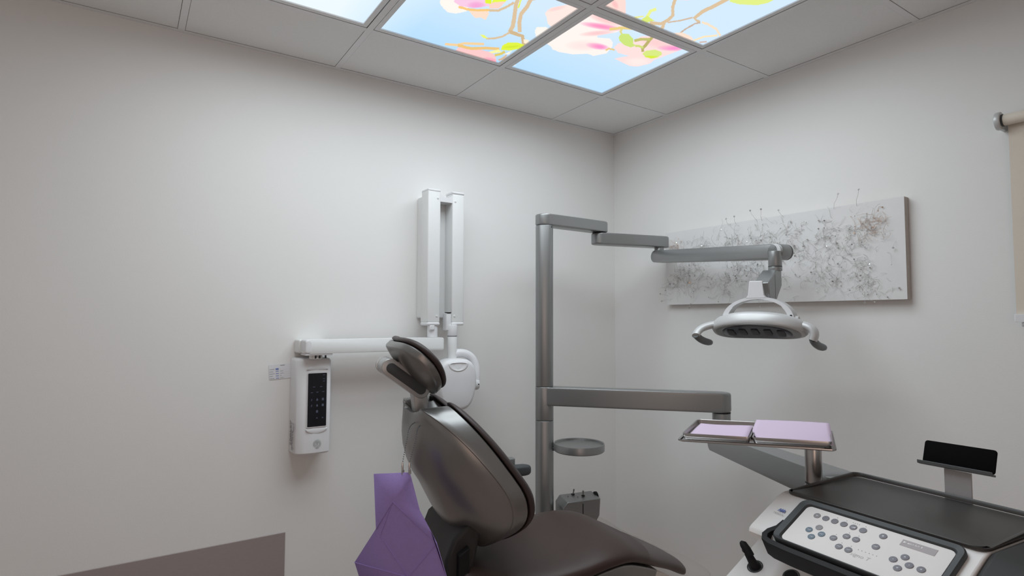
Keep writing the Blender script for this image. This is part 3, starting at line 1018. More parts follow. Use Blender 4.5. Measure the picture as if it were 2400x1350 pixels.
# knuckle at the end of the spring arm
e = S1
MB().rcyl(e - SF.y * .030, e - SF.y * .020, .0325, .002).build('knuckle_ring', M['silver_light'], lt)
MB().rcyl(e + SF.x * .004 - SF.y * .022, e + SF.x * .004 + SF.y * .034, .0325, .003).build('knuckle', M['silver'], lt)
MB().rcyl(e + SF.x * .004 + SF.y * .035, e + SF.x * .004 + SF.y * .042, .0320, .003).build('knuckle_cap', M['silver'], lt)
MB().rcyl(e + SF.x * .004 + SF.y * .0335, e + SF.x * .004 + SF.y * .0355, .0318, .0003).build('cap_gap', M['black'], lt)
J = V(-.305, -1.232, 1.545)
MB().rcyl(J + V(0, 0, -.016), J + V(0, 0, .045), .0255, .002).build('swivel', M['silver'], lt)
MB().rcyl(J + V(0, 0, -.0175), J + V(0, 0, -.0155), .0262, .0004).build('swivel_gap', M['black'], lt)
MB().rcyl(J + V(0, 0, -.034), J + V(0, 0, -.017), .0258, .001).build('swivel_base', M['silver'], lt)
h = unit(V(.281, -.960, 0))
f = unit(V(-.960, -.281, 0))
YF = Frame(J - h * .012, f, (0, 0, 1), -h)             # outline in (f, z), thickness along the head axis
yb = MB()
yb.prism(YF, [(-.030, -.030), (-.032, -.092), (.040, -.150), (.124, -.152), (.144, -.088), (.034, -.032)], -.027, .027)
yoke = yb.build('yoke_block', M['silver'], lt, bevel=.003)
MB().box(YF, .0575, .0585, -.148, -.052, -.0275, .0275).build('block_seam', M['rubber'], lt, smooth=0)
# white arch: front plate of the yoke
ac = J + f * .146 - h * .030 + V(0, 0, -.226)
ARF = Frame(ac, h, (0, 0, 1), f)
ra, rb, wd = .132, .086, .0165
outer = [(ra * math.cos(a), rb * math.sin(a) if math.sin(a) > 0 else rb * math.sin(a)) for a in np.linspace(0, PI, 33)]
inner = [((ra - wd * (1.25 if abs(math.cos(a)) > .8 else 1)) * math.cos(a), (rb - wd * .62) * math.sin(a)) for a in np.linspace(0, PI, 33)]
am = MB()
r0 = [[ARF(p[0], p[1], c) for p in (o_, i_) for c in (0,)] for o_, i_ in zip(outer, inner)]
rings = [[ARF(o_[0], o_[1], 0), ARF(i_[0], i_[1], 0), ARF(i_[0], i_[1], -.055), ARF(o_[0], o_[1], -.055)] for o_, i_ in zip(outer, inner)]
am.loft(rings)
am.build('yoke_arch', M['silver_light'], lt, smooth=30, bevel=.002)
pl = MB()
pl.prism(ARF, [(-.040, .080), (.036, .080), (.027, .092), (.022, .146), (-.025, .146), (-.031, .092)], -.02, .002)
pl.build('yoke_plate', M['white'], lt, bevel=.002)
pf = MB()
pf.loft([[ARF(o_[0] * .998, o_[1] * .998, .0008), ARF(i_[0], i_[1], .0008), ARF(i_[0], i_[1], -.001), ARF(o_[0] * .998, o_[1] * .998, -.001)] for o_, i_ in zip(outer, inner)])
pf.build('arch_face', M['white'], lt, smooth=30)
# lamp head: bean-shaped body, lens underneath, tilted towards the viewer's side
ti = math.radians(27)
HZ = unit(V(0, 0, 1) * math.cos(ti) - f * math.sin(ti) * -1)
HZ = unit(V(0, 0, 1) * math.cos(ti) + (-f) * math.sin(ti))
HY = unit(np.cross(HZ, h))
hc = ac + f * -.006 - h * .004 + V(0, 0, -.022)
HF = Frame(hc, h, HY, HZ)


def bean(s, n=64, a=.178, b=.072, bend=.030):
    out = []
    for i in range(n):
        t = 2 * PI * i / n
        x = a * s * sgn_pow(math.cos(t), .8)
        y = b * (s if s > .5 else s) * sgn_pow(math.sin(t), .8)
        y += bend * (x / a) ** 2 * (1 if HY @ f > 0 else -1) * -1
        out.append((x, y))
    return out


hb_ = MB()
hb_.loft([[HF(x, y, z) for x, y in bean(s)] for s, z in ((.55, .030), (.80, .028), (.93, .020), (.985, .010), (1.0, -.002), (.985, -.014), (.95, -.022), (.90, -.026), (.87, -.0262))])
head = hb_.build('lamp_head', M['silver_light'], lt, smooth=40)
MB().loft([[HF(x, y, z) for x, y in bean(s)] for s, z in ((.875, -.0255), (.87, -.028), (.78, -.030), (.74, -.0285))]).build('lens_rim', M['silver'], lt, smooth=40)
MB().loft([[HF(x, y, z) for x, y in bean(s)] for s, z in ((.72, -.0285), (.70, -.0305))]).build('lens', M['glassdark'], lt, smooth=40)
for k in range(5):
    x = -.092 + .046 * k
    yo = .030 * (x / .178) ** 2 * (1 if HY @ f > 0 else -1) * -1
    MB().rprism(HF, rrect(x - .013, x + .013, yo - .022, yo + .022, .006), -.0345, -.030, .001)  .build('reflector', M['rubber'], lt, smooth=40)
MB().rprism(HF, [(x * .45 - .03, y * .4) for x, y in bean(1.0)], .027, .036, .003).build('head_cap', M['silver_light'], lt, smooth=40)
MB().rprism(HF, rrect(.055, .105, -.03, .03, .012), .026, .033, .003).build('sensor_cap', M['silver'], lt, smooth=40)
for s in (-1, 1):
    q = HF(.136 * s, .012, .022)
    MB().rcyl(q - h * .012, q + h * .012, .020, .004).build('tilt_hub', M['silver_light'], lt)
    q2 = ARF(.122 * s, .012, .0015)
    if s > 0:
        MB().rcyl(q2, q2 + f * .002, .0045, .0005).build('hub_screw', M['black'], lt)
# handles: enamelled elbow, then a grey grip
for s in (-1, 1):
    st0 = HF(.150 * s, .012, .008)
    el = st0 + h * s * .060 + f * .085 + V(0, 0, -.046)
    if s > 0:
        el = st0 + h * .046 + f * .016 + V(0, 0, -.056)
    mid = st0 + h * s * .068 + f * (.045 if s < 0 else .012) + V(0, 0, -.008)
    pth = bez(st0, mid, el, 10)
    MB().tube(pth, [(.024 - .007 * k / 9, .0155 - .002 * k / 9) for k in range(10)], 14).build('handle_bracket', M['silver_light'], lt, smooth=60)
    g1 = el + (-f) * .125 + h * .010 + V(0, 0, -.030)
    gm = el + (-f) * .05 + V(0, 0, -.024)
    pth = bez(el + V(0, 0, .004), gm, g1, 10)
    MB().tube(pth + [g1 + unit(g1 - gm) * .005], [.0125, .014, .0142, .0142, .0142, .0142, .0142, .014, .0135, .011, .006], 16).build('handle_grip', M['grip'], lt, smooth=60)

# ------------------------------------------------------------------ delivery unit: arm, balance arm, console
KO = V(-1.242, -1.826, .95)
a1, a2 = math.radians(-95.8), math.radians(-5.8)
KF = Frame(KO, (math.cos(a1), math.sin(a1), 0), (math.cos(a2), math.sin(a2), 0), (0, 0, 1))   # a along the front, b to the back, c up
du = thing('delivery_unit', 'dental delivery console with white key panel, black mat and jointed silver arms', 'delivery unit', tuple(KF(.17, .12, -.95)))
AE = V(-.342, -.996, 0)
arm((PX, PY), AE, .926, 1.007, .040, '', rr=.010).build('swivel_arm', M['silver'], du, smooth=40)
MB().rcyl((AE[0], AE[1], .845), (AE[0], AE[1], .926), .037, .002).build('arm_joint', M['silver'], du)
MB().rcyl((AE[0], AE[1], .921), (AE[0], AE[1], .9255), .0378, .0004).build('joint_ring', M['black'], du)
B0, B1 = V(-.345, -.985, .800), V(-.985, -1.800, .905)
BFm = frame2(B0, B1)
BL = float(np.linalg.norm(B1 - B0))
BP = Frame(B0, BFm.x, BFm.z, -BFm.y)
MB().rprism(BP, stadium(0, BL, .037, 12), -.042, .042, r=.006).build('balance_arm', M['silver'], du, smooth=40)
MB().rcyl(B1 + V(0, 0, -.05), B1 + V(0, 0, .03), .040, .003).build('console_joint', M['silver'], du)
# console body: profile swept along the front; slope of 28.5 degrees
sl = math.radians(28.45)
KP = Frame(KO, KF.y, KF.z, KF.x)             # outline in (b, c); thickness along a
prof = [(.245, -.012), (.012, -.012), (.002, -.0140), (-.008, -.0180), (-.097, -.0662), (-.1035, -.0715), (-.1062, -.079), (-.104, -.086), (-.098, -.092), (-.080, -.1000), (.0, -.125), (.245, -.125)]
MB().prism(KP, prof, -.012, .372).build('console_body', M['console'], du, bevel=.004, seg=3)
MB().prism(KP, [(.246, -.010), (.010, -.010), (-.012, -.0205), (-.100, -.0685), (-.105, -.078), (-.09, -.094), (.0, -.128), (.246, -.128)], .3715, .440).build('console_side', M['bodydark'], du, bevel=.012, seg=3)
# silicone mat with a raised lip
mo = rrect(.0, .372, .0, .252, .018, 6)
MB().rprism(KF, mo, -.012, -.006, .002).build('top_mat', M['mat'], du, smooth=40)
lip = MB()
ri = []
for p, q in ((1.0, -.004), (1.0, .004), (.985, .0055), (.965, .003), (.955, -.004)):
    ri.append([KF(.186 + (x - .186) * p, .126 + (y - .126) * (p if y > .05 else 1.0), q if y > .03 else min(q, -.006)) for x, y in mo])
lip.loft(ri, cap=False)
lip.build('mat_lip', M['mat'], du, smooth=50)
# slope frame: a along the front, s down the slope, n out of it
sd = unit(KF.y * -math.cos(sl) + V(0, 0, -math.sin(sl)))
sn_ = unit(np.cross(KF.x, sd))
if sn_[2] < 0:
    sn_ = -sn_
PF = Frame(KO + V(0, 0, -.0125), KF.x, sd, sn_)


def ring_frame(F, out, inn, c0, c1):
    b = MB()
    rr_ = [[F(p[0], p[1], c0) for p in out], [F(p[0], p[1], c1) for p in out], [F(p[0], p[1], c1) for p in inn], [F(p[0], p[1], c0) for p in inn]]
    return b.loft(rr_, cap=False)


o1, i1 = rrect(.050, .352, .0045, .130, .018, 6), rrect(.066, .338, .0165, .122, .010, 6)
fr = MB()
fr.loft([[PF(p[0], p[1], c) for p in o] for o, c in ((o1, -.004), (o1, .006), (rrect(.052, .350, .0065, .128, .017, 6), .0085), (rrect(.0635, .3405, .0145, .124, .011, 6), .006), (i1, .001))], cap=False)
fr.build('panel_bezel', M['rubber'], du, smooth=45)
pan = MB().prism(PF, rrect(.067, .337, .0170, .121, .010, 6), -.002, .0022).build('key_panel', M['panel'], du, smooth=0)
BT_ = [(.097, .036), (.1155, .036), (.134, .036), (.1525, .036), (.171, .036), (.1895, .036), (.104, .077), (.1175, .0635), (.1175, .0915), (.1305, .0775),
       (.154, .0765), (.172, .0625), (.190, .0625), (.173, .0915), (.191, .0915), (.2255, .0345), (.2265, .0635), (.263, .0775), (.2765, .0645), (.277, .0925), (.2895, .0785), (.308, .0785)]
arrows = {17: 'flat', 18: 'up', 19: 'down', 20: 'flat', 21: 'left', 4: 'ramp'}
dots = (15,)
for k, (a, s) in enumerate(BT_):
    m_ = M['button']
    if k in (6, 8, 9):
        m_ = M['button_blue']
    if k in (0, 7):
        m_ = M['button_pale']
    bo_ = MB().rprism(Frame(PF(a, s, 0), PF.x, PF.y, PF.z), circle(0, 0, .0068, 24), .002, .0032, .0005).build('button', m_, pan, smooth=40)
    q = Frame(PF(a, s, .0033), PF.x, PF.y, PF.z)
    ic = MB()
    if k in arrows and arrows[k] != 'flat':
        t3 = {'up': [(-.002, .0012), (.002, .0012), (0, -.002)], 'down': [(-.002, -.0012), (.002, -.0012), (0, .002)],
              'left': [(.0015, -.002), (.0015, .002), (-.002, 0)], 'ramp': [(-.0045, .0018), (.0045, .0022), (.0045, -.0018)]}[arrows[k]]
        ic.prism(q, t3, -.0002, .0002)
    elif k in (6, 8, 9, 11, 12, 13, 14, 10, 16):
        for p0, p1 in (((-.0035, .0012), (-.0008, -.0006)), ((-.0008, -.0006), (.0008, .0010)), ((.0008, .0010), (.0034, -.0014))):
            d = unit(V(p1[0] - p0[0], p1[1] - p0[1]))
            nn = V(-d[1], d[0]) * .0005
            ic.prism(q, [(p0[0] + nn[0], p0[1] + nn[1]), (p1[0] + nn[0], p1[1] + nn[1]), (p1[0] - nn[0], p1[1] - nn[1]), (p0[0] - nn[0], p0[1] - nn[1])], -.0002, .0002)
    elif k in dots:
        ic.prism(q, circle(0, 0, .0018, 10), -.0002, .0002)
    elif k == 0:
        ic.prism(q, rrect(-.002, .002, -.0012, .0012, .0005, 2), -.0002, .0002)
    elif k in (17, 20):
        ic.prism(q, circle(0, 0, .0009, 8), -.0002, .0002)
    if ic.v:
        ic.build('icon', M['icon'], bo_, smooth=0)
led = MB()
for (a, s) in [(x, .025) for x in (.134, .1525, .1895)] + [(.165, .025), (.169, .025), (.173, .025), (.177, .025)] + [(x, y - .0105) for x, y in ((.154, .0765), (.172, .0625), (.190, .0625), (.173, .0915), (.191, .0915))] + [(.205 + .0065 * i, .083) for i in range(6)]:
    led.prism(PF, circle(a, s, .0008, 8), .002, .0026)
stuff(led.build('indicator_dot', M['print_grey'], pan, smooth=0))
lcd = MB().prism(PF, [(.2565, .0265), (.3125, .0265), (.3125, .0415), (.2565, .0415)], .002, .0026).build('display', M['lcd'], pan, smooth=0)
lx = MB()
for (x0, x1, y0, y1) in ((.2595, .2625, .0305, .0345), (.2632, .2640, .0305, .0345), (.2665, .2700, .0318, .0345), (.2706, .2718, .0310, .0345), (.2728, .2736, .0318, .0345), (.2748, .2756, .0310, .0345),
                         (.2768, .2776, .0318, .0345), (.2788, .2800, .0305, .0345), (.2808, .2818, .0318, .0345), (.2830, .2838, .0305, .0345), (.2846, .2854, .0305, .0345), (.2885, .2905, .0310, .0345)):
    lx.prism(PF, [(x0, y0), (x1, y0), (x1, y1), (x0, y1)], .0026, .0029)
lx.build('display_text', M['lcd_text'], lcd, smooth=0)
TFm = Frame(PF.o, PF.x, -PF.y, PF.z)
lettering(MB(), 'signo T', .0115, TFm, .2145, -.0965, .0025, shear=.15).build('model_lettering', M['print_pale'], pan, smooth=0)
# maker's mark on the left end of the slope: blue waves over grey capitals
lg = MB()
for i in range(3):
    x = .0175 + i * .0048
    lg.prism(TFm, [(x, -.0555), (x + .0016, -.0555), (x + .0046, -.0470), (x + .0030, -.0470)], .0012, .0018)
    lg.prism(TFm, [(x + .0030, -.0500), (x + .0046, -.0470), (x + .0062, -.0510), (x + .0062, -.0555), (x + .0046, -.0555)], .0012, .0018)
lg.build('blue_mark', M['print_blue'], du, smooth=0)
lettering(MB(), 'MORITA', .0062, TFm, .0245, -.0625, .0015).build('maker_lettering', M['print_grey'], du, smooth=0)
# pull bar under the panel: starts at the bezel, turns forward and runs along the front
hp = []
for p in ((.0525, .078), (.050, .100), (.040, .116), (.0385, .128), (.045, .139), (.060, .143)):
    hp.append(p)
for x in np.linspace(.10, .335, 6):
    hp.append((x, .145))
hp += [(.350, .141), (.357, .130), (.354, .112), (.350, .085)]
rings = []
for i, p in enumerate(hp):
    t = unit(V(*hp[min(i + 1, len(hp) - 1)]) - V(*hp[max(i - 1, 0)]))
    nn = V(-t[1], t[0]) * .0062
    k = min(1, i / 3, (len(hp) - 1 - i) / 3)
    top, bot = .006 + .002 * k, .004 - .034 * k
    A_, B_ = V(*p) + nn, V(*p) - nn
    rings.append([PF(A_[0], A_[1], top), PF(B_[0], B_[1], top), PF(B_[0], B_[1], bot), PF(A_[0], A_[1], bot)])
MB().loft(rings).build('pull_bar', M['black'], du, smooth=40, bevel=.003)
MB().prism(PF, [(.060, .118), (.345, .118), (.345, .140), (.060, .140)], -.036, -.030).build('bar_tray', M['rubber'], du, bevel=.002)
# instrument shelf below, sloping forward, with dark sockets
sh = math.atan(.57)
hd = unit(KF.y * -math.cos(sh) + V(0, 0, -math.sin(sh)))
hn = unit(np.cross(KF.x, hd))
if hn[2] < 0:
    hn = -hn
QF = Frame(KO + V(0, 0, -.150), KF.x, hd, hn)
MB().rprism(QF, rrect(-.088, .40, -.035, .22, .014, 6), -.040, .0, .008).build('instrument_shelf', M['console'], du, smooth=40)
MB().prism(KP, [(.04, -.11), (.20, -.11), (.20, -.19), (.04, -.165)], .05, .36).build('shelf_bracket', M['bodydark'], du, bevel=.006)
for (a, s) in ((-.044, .055), (.036, .040), (.110, .040), (.185, .040), (.260, .040)):
    sk = MB()
    hF = Frame(QF(a, s, 0), QF.x, QF.y, QF.z)
    sk.loft([[hF(r * math.cos(2 * PI * k / 32), r * math.sin(2 * PI * k / 32), c) for k in range(32)] for r, c in ((.0175, -.002), (.0175, .0012), (.0165, .002), (.0145, .0012), (.0135, -.012))], cap=False)
    so = sk.build('socket', M['rubber'], du, smooth=50)
    MB().prism(hF, circle(0, 0, .0138, 24), -.002, .0008).build('socket_well', M['black'], so, smooth=0)
# handpiece standing in the left socket
hq = QF(-.044, .055, .001)
ax_ = unit(hn * 1.0 + KF.x * -.30 + KF.y * .15)
hpz = thing('handpiece', 'black dental handpiece hose end with chrome collar standing in the left socket', 'handpiece', tuple(hq))
side = unit(np.cross(ax_, KF.y))
MB().tube([hq + ax_ * -.004, hq + ax_ * .008, hq + ax_ * .020, hq + ax_ * .030], [.010, .0095, .0085, .0080], 18).build('handpiece_body', M['black'], hpz, smooth=60)
kx = hq + ax_ * .030
ax2 = unit(ax_ * .35 + KF.x * -.75 + V(0, 0, .25))
MB().tube([kx - ax2 * .004, kx + ax2 * .006, kx + ax2 * .010, kx + ax2 * .013], [.0062, .0062, .0066, .0050], 16).build('chrome_collar', M['chrome'], hpz, smooth=50)
kq = kx + ax_ * .004
MB().tube([kq - KF.x * -.010 - V(0, 0, .006), kq + V(0, 0, .004), kq + KF.x * -.010 + V(0, 0, .013), kq + KF.x * -.016 + V(0, 0, .015)], [.0085, .0092, .0082, .0045], 16).build('handpiece_cap', M['black'], hpz, smooth=60)

# tray post on the left end of the console
pb_ = V(-1.090, -1.806, .925)
MB().rcyl(pb_, pb_ + V(-.004, -.002, .112), .0185, .001).build('tray_post', M['steel'], du)
MB().rcyl(pb_ + V(0, 0, .006), pb_ + V(0, 0, .009), .0192, .0004).build('post_ring', M['rubber'], du)
MB().rcyl(pb_ + V(0, 0, -.06), pb_, .022, .002).build('post_socket', M['silver'], du)

# ------------------------------------------------------------------ double steel tray and its paper liners
TO = V(-1.368, -1.650, 1.0525)
tx = unit(V(math.cos(math.radians(-60.5)), math.sin(math.radians(-60.5)), .030))
ty0 = V(math.cos(math.radians(29)), math.sin(math.radians(29)), 0)
tz = unit(np.cross(tx, ty0))
ty = np.cross(tz, tx)
TR = Frame(TO, tx, ty, tz)
TW, TD, TM = .308, .214, .148
st_ = thing('instrument_tray', 'double stainless steel instrument tray on a post above the console', 'tray', tuple(TR(TW / 2, TD / 2, -.016)))


def dish(x0, x1, y0, y1):
    b = MB()
    R0 = [(rrect(x0 + .012, x1 - .012, y0 + .012, y1 - .012, .006, 4), -.0125), (rrect(x0 + .005, x1 - .005, y0 + .005, y1 - .005, .008, 4), -.0115), (rrect(x0 + .002, x1 - .002, y0 + .002, y1 - .002, .009, 4), -.001),
          (rrect(x0, x1, y0, y1, .009, 4), .0), (rrect(x0 - .0005, x1 + .0005, y0 - .0005, y1 + .0005, .009, 4), -.002), (rrect(x0 + .003, x1 - .003, y0 + .003, y1 - .003, .008, 4), -.0135), (rrect(x0 + .012, x1 - .012, y0 + .012, y1 - .012, .006, 4), -.0145)]
    return b.loft([[TR(p[0], p[1], c) for p in o] for o, c in R0])


dish(.0, TM, 0, TD).build('tray_dish', M['steel'], st_, smooth=40)
dish(TM + .003, TW, 0, TD).build('tray_dish', M['steel'], st_, smooth=40)
car = MB()
co_, ci_ = rrect(-.006, TW + .004, -.006, TD + .006, .01, 4), rrect(.014, TW - .016, .014, TD - .014, .008, 4)
car.loft([[TR(p[0], p[1], c) for p in o] for o, c in ((co_, -.0150), (rrect(-.010, TW + .007, -.009, TD + .009, .01, 4), -.0135), (rrect(-.010, TW + .007, -.009, TD + .009, .01, 4), -.0165), (co_, -.0185), (ci_, -.0185), (ci_, -.0150))], cap=False)
car.build('tray_carrier', M['steel'], st_, smooth=40)
MB().rprism(Frame(TR(0, 0, 0), TR.x, TR.y, TR.z), rrect(TM - .06, TW - .05, .06, TD - .05, .01), -.0215, -.0165, .001).build('carrier_plate', M['steel'], st_, smooth=40)


def sheet(name, grid, nx, ny, material, label):
    b = MB()
    vs = [grid(i / nx, j / ny) for j in range(ny + 1) for i in range(nx + 1)]
    fs = [(j * (nx + 1) + i, j * (nx + 1) + i + 1, (j + 1) * (nx + 1) + i + 1, (j + 1) * (nx + 1) + i) for j in range(ny) for i in range(nx)]
    b.add(vs, fs)
    o = b.build(name, material, smooth=60)
    md = o.modifiers.new('thickness', 'SOLIDIFY')
    md.thickness = .0006
    return tag(o, label, 'tray liner', 'lilac liners in the steel tray')


sheet('tray_liner', lambda s, t: TR(.010 + s * (TM - .020), .010 + t * (TD - .020), -.0098 + .001 * math.sin(5 * s + 3 * t)), 10, 10, M['lilac'], 'lilac paper liner lying flat in the left half of the steel tray')


def curl(s, t):
    x = TM - .002 + s * (TW - TM + .004)
    y = .004 + t * (TD - .006)
    z = .0008 + .005 * t
    z += -.005 * math.exp(-(s / .16)) * max(0, 1 - t / .45)
    z += -.006 * (s ** 6) * (1 - t) + .001 * math.sin(PI * s) - .003 * (1 - t) ** 4
    x += .016 * max(0, 1 - t / .35) * math.exp(-(s / .2))
    return TR(x, y, z)


sheet('tray_liner', curl, 16, 16, M['lilac'], 'lilac paper liner bulging over the right half of the steel tray')
sheet('tray_liner', lambda s, t: TR(TM + .012 + s * (TW - TM - .022), .010 + t * (TD - .022), -.0098 + .0015 * (s ** 3) + .0006 * math.sin(8 * s)), 10, 10, M['lilac_deep'], 'deeper purple liner folded underneath in the right half of the steel tray')

# ------------------------------------------------------------------ phone holder at the back of the console
ph = thing('phone_holder', 'black phone holder plate on a grey bracket behind the console', 'phone holder', tuple(KF(.212, .262, -.012)))
HP = Frame(KF(.141, .258, 1.0035 - .95), unit(KF.x + V(0, 0, .020)), unit(KF.y * .30 + V(0, 0, .95)), unit(KF.y * -.95 + V(0, 0, .30)))
MB().rprism(HP, rrect(.005, .137, .004, .053, .006), -.004, .0, .001).build('back_plate', M['matte_black'], ph, smooth=40)
lipb = MB()
lipb.loft([[HP(x, y, z) for (y, z) in ((.000, -.004), (.000, .010), (.007, .013), (.007, .0115), (.004, .009), (.004, -.004))] for x in (.0, .004, .134, .138)])
lipb.build('lip', M['grip'], ph, smooth=30, bevel=.0008)
MB().box(Frame(KF(.187, .261, -.02), KF.x, KF.y, (0, 0, 1)), .0, .050, .0, .004, -.02, .073).build('bracket', M['bracket'], ph, bevel=.001)
MB().box(Frame(KF(.187, .245, -.02), KF.x, KF.y, (0, 0, 1)), .0, .050, .0, .018, -.02, -.016).build('bracket_foot', M['bracket'], ph, bevel=.001)
# ------------------------------------------------------------------ wall-mounted X-ray: control box, arms, head
cb = thing('control_box', 'white wall control box with tall black touch keypad and round emblem', 'control box', (-1.80, 0, .757))
CB = Frame((-1.80, 0, .757), (1, 0, 0), (0, 0, 1), (0, -1, 0))      # x right, y up, z out of the wall
W2, HH = .069, .396


def cb_ring(y, dx, dz):
    """outline in (x, z) of the box at height y: rounded front corners"""
    pts = []
    w = W2 - dx
    d = .108 - dz
    pts.append((-w - .004, .002))
    for a in np.linspace(180, 90, 8):
        pts.append((-w + .045 + .045 * math.cos(math.radians(a)) - .0, d - .040 + .040 * math.sin(math.radians(a))))
    pts.append((0, d + .003))
    for a in np.linspace(90, 0, 8):
        pts.append((w - .014 + .014 * math.cos(math.radians(a)), d - .016 + .016 * math.sin(math.radians(a))))
    pts.append((w, .002))
    return [CB(p[0], y, p[1]) for p in pts]


bd = MB().loft([cb_ring(0, .012, .014), cb_ring(.003, .004, .005), cb_ring(.009, 0, 0), cb_ring(HH - .012, 0, 0), cb_ring(HH - .004, .004, .004), cb_ring(HH, .012, .013)])
body = bd.build('box_body', M['white'], cb, smooth=40)
FZ = .1105
MB().prism(Frame(CB(0, 0, 0), CB.x, CB.y, CB.z), rrect(-.030, .050, .112, .338, .004), FZ, FZ + .002).build('keypad_frame', M['white'], cb, smooth=0)
kp = MB().prism(CB, rrect(-.028, .048, .116, .334, .003), FZ + .0015, FZ + .0030).build('keypad', M['keypad'], cb, smooth=0)
km = MB()
for (x, y, k) in ((-.013, .226, 0), (.010, .226, 1), (.033, .226, 2), (-.013, .202, 0), (.010, .202, 1), (.033, .202, 2), (.010, .177, 2), (.010, .150, 3), (.033, .150, 3)):
    if k == 2:
        km.prism(CB, rrect(x - .004, x + .004, y - .005, y + .005, .001, 2), FZ + .003, FZ + .0034)
    elif k == 1:
        km.prism(CB, [(x - .0035, y - .005), (x + .0035, y - .005), (x + .003, y + .002), (x, y + .005), (x - .003, y + .002)], FZ + .003, FZ + .0034)
    elif k == 0:
        km.prism(CB, [(x - .002, y - .005), (x + .001, y - .005), (x + .003, y + .004), (x, y + .003)], FZ + .003, FZ + .0034)
    else:
        km.prism(CB, [(x - .0035, y - .002), (x + .0035, y - .002), (x, y + .004)], FZ + .003, FZ + .0034)
for (x, y) in ((-.004, .278), (.025, .278), (-.012, .255), (.010, .256), (.034, .257), (.036, .326), (.036, .310), (.036, .300)):
    km.prism(CB, rrect(x - .0045, x + .0045, y - .0012, y + .0012, .0008, 2), FZ + .003, FZ + .0033)
stuff(km.build('key_symbol', M['keymark'], kp, smooth=0))
# scooped rims above and below the keypad
for (y0, y1, nm) in ((.348, .363, 0), (.088, .107, 1)):
    ar = MB()
    n = 20
    lo, hi = [], []
    for k in range(n + 1):
        t = -1 + 2 * k / n
        x = .010 + .043 * t
        base = y0 if nm == 0 else y1
        bow = (y1 - y0) * math.sqrt(max(0, 1 - t * t * .96))
        lo.append((x, base))
        hi.append((x, base + bow if nm == 0 else base - bow))
    rings = []
    for (p, q) in zip(lo, hi):
        rings.append([CB(p[0], p[1], FZ - .002), CB(p[0], p[1], FZ + .0006), CB((p[0] + q[0]) / 2, (p[1] + q[1]) / 2, FZ + .0030), CB(q[0], q[1], FZ + .0010), CB(q[0], q[1], FZ - .002)])
    ar.loft(rings)
    ar.build('finger_scoop', M['white'], cb, smooth=50)
# round emblem and small print on the side
em = MB()
for r0, r1 in ((.0085, .0098), (.0115, .0121)):
    em.loft([[CB(.014 + r * math.cos(2 * PI * k / 36), .046 + r * math.sin(2 * PI * k / 36), FZ + .0018 + z) for k in range(36)] for r, z in ((r0, 0), (r0, .0006), (r1, .0006), (r1, 0))], cap=False)
for k in range(26):
    a = math.radians(-50 + 280 * k / 25)
    F_ = Frame(CB(.014 + .0148 * math.cos(a), .046 + .0148 * math.sin(a), FZ + .0018), CB.x * math.cos(a) + CB.y * math.sin(a), -CB.x * math.sin(a) + CB.y * math.cos(a), CB.z)
    em.box(F_, -.0016, .0016, -.0006, .0006, 0, .0005)
for k in range(4):
    em.box(CB, .014 - .004 + .0006 * k, .014 + .004 - .0006 * k, .0495 - k * .0026, .0505 - k * .0026, FZ + .0018, FZ + .0023)
em.box(CB, .0135, .0145, .040, .051, FZ + .0018, FZ + .0023)
em.box(CB, .0075, .0205, .0275, .0300, FZ + .0016, FZ + .0021)
em.build('emblem', M['print_green'], cb, smooth=0)
sp = MB()
rng = random.Random(3)
for k in range(8):
    z = .020 + .0085 * k
    y = .130 if k > 0 else .135
    while y > .025:
        ln = rng.uniform(.004, .016)
        if rng.random() < .8 and not (k > 5 and y < .10 and rng.random() < .6):
            sp.box(CB, -W2 - .0052, -W2 - .0030, y - ln, y, z, z + .0016)
        y -= ln + .003
so_ = sp.build('side_print', M['print_grey'], cb, smooth=0)

xr = thing('xray_arm', 'white wall X-ray machine with horizontal arm and folded upright arms', 'x-ray machine', (-1.20, 0, 1.15))
HA = Frame((0, -.118, 1.2015), (1, 0, 0), (0, 0, 1), (0, -1, 0))
MB().rprism(HA, rrect(-1.846, -1.225, -.029, .029, .010, 5), -.040, .034, .008).build('horizontal_arm', M['whitearm'], xr, smooth=40)
MB().rprism(HA, rrect(-1.853, -1.826, -.0300, .0300, .010, 5), -.041, .035, .009).build('arm_end_cap', M['white'], xr, smooth=40)
MB().box(WORLD, -1.850, -1.740, -.150, -.070, 1.1665, 1.1725).build('pivot_shim', M['white'], xr, bevel=.002)
pn = MB()
MB().rcyl((-1.80, -.115, 1.150), (-1.80, -.115, 1.170), .026, .002).build('pivot', M['whitearm'], xr)
for dx in (-.012, .004, .028):
    MB().box(WORLD, -1.80 + dx, -1.80 + dx + .006, -.150, -.146, 1.1540, 1.166).build('pivot_slot', M['black'], xr, smooth=0)


def bar(x0, x1, z0, z1, nm):
    # slightly tapered upright with a chamfered near-left edge
    F = Frame((0, -.118, 0), (1, 0, 0), (0, -1, 0), (0, 0, 1))
    ol = rrect(x0, x1, -.055, .020, .006, 3)
    return MB().rprism(F, ol, z0, z1, .005).build(nm, M['whitearm'], xr, smooth=40)


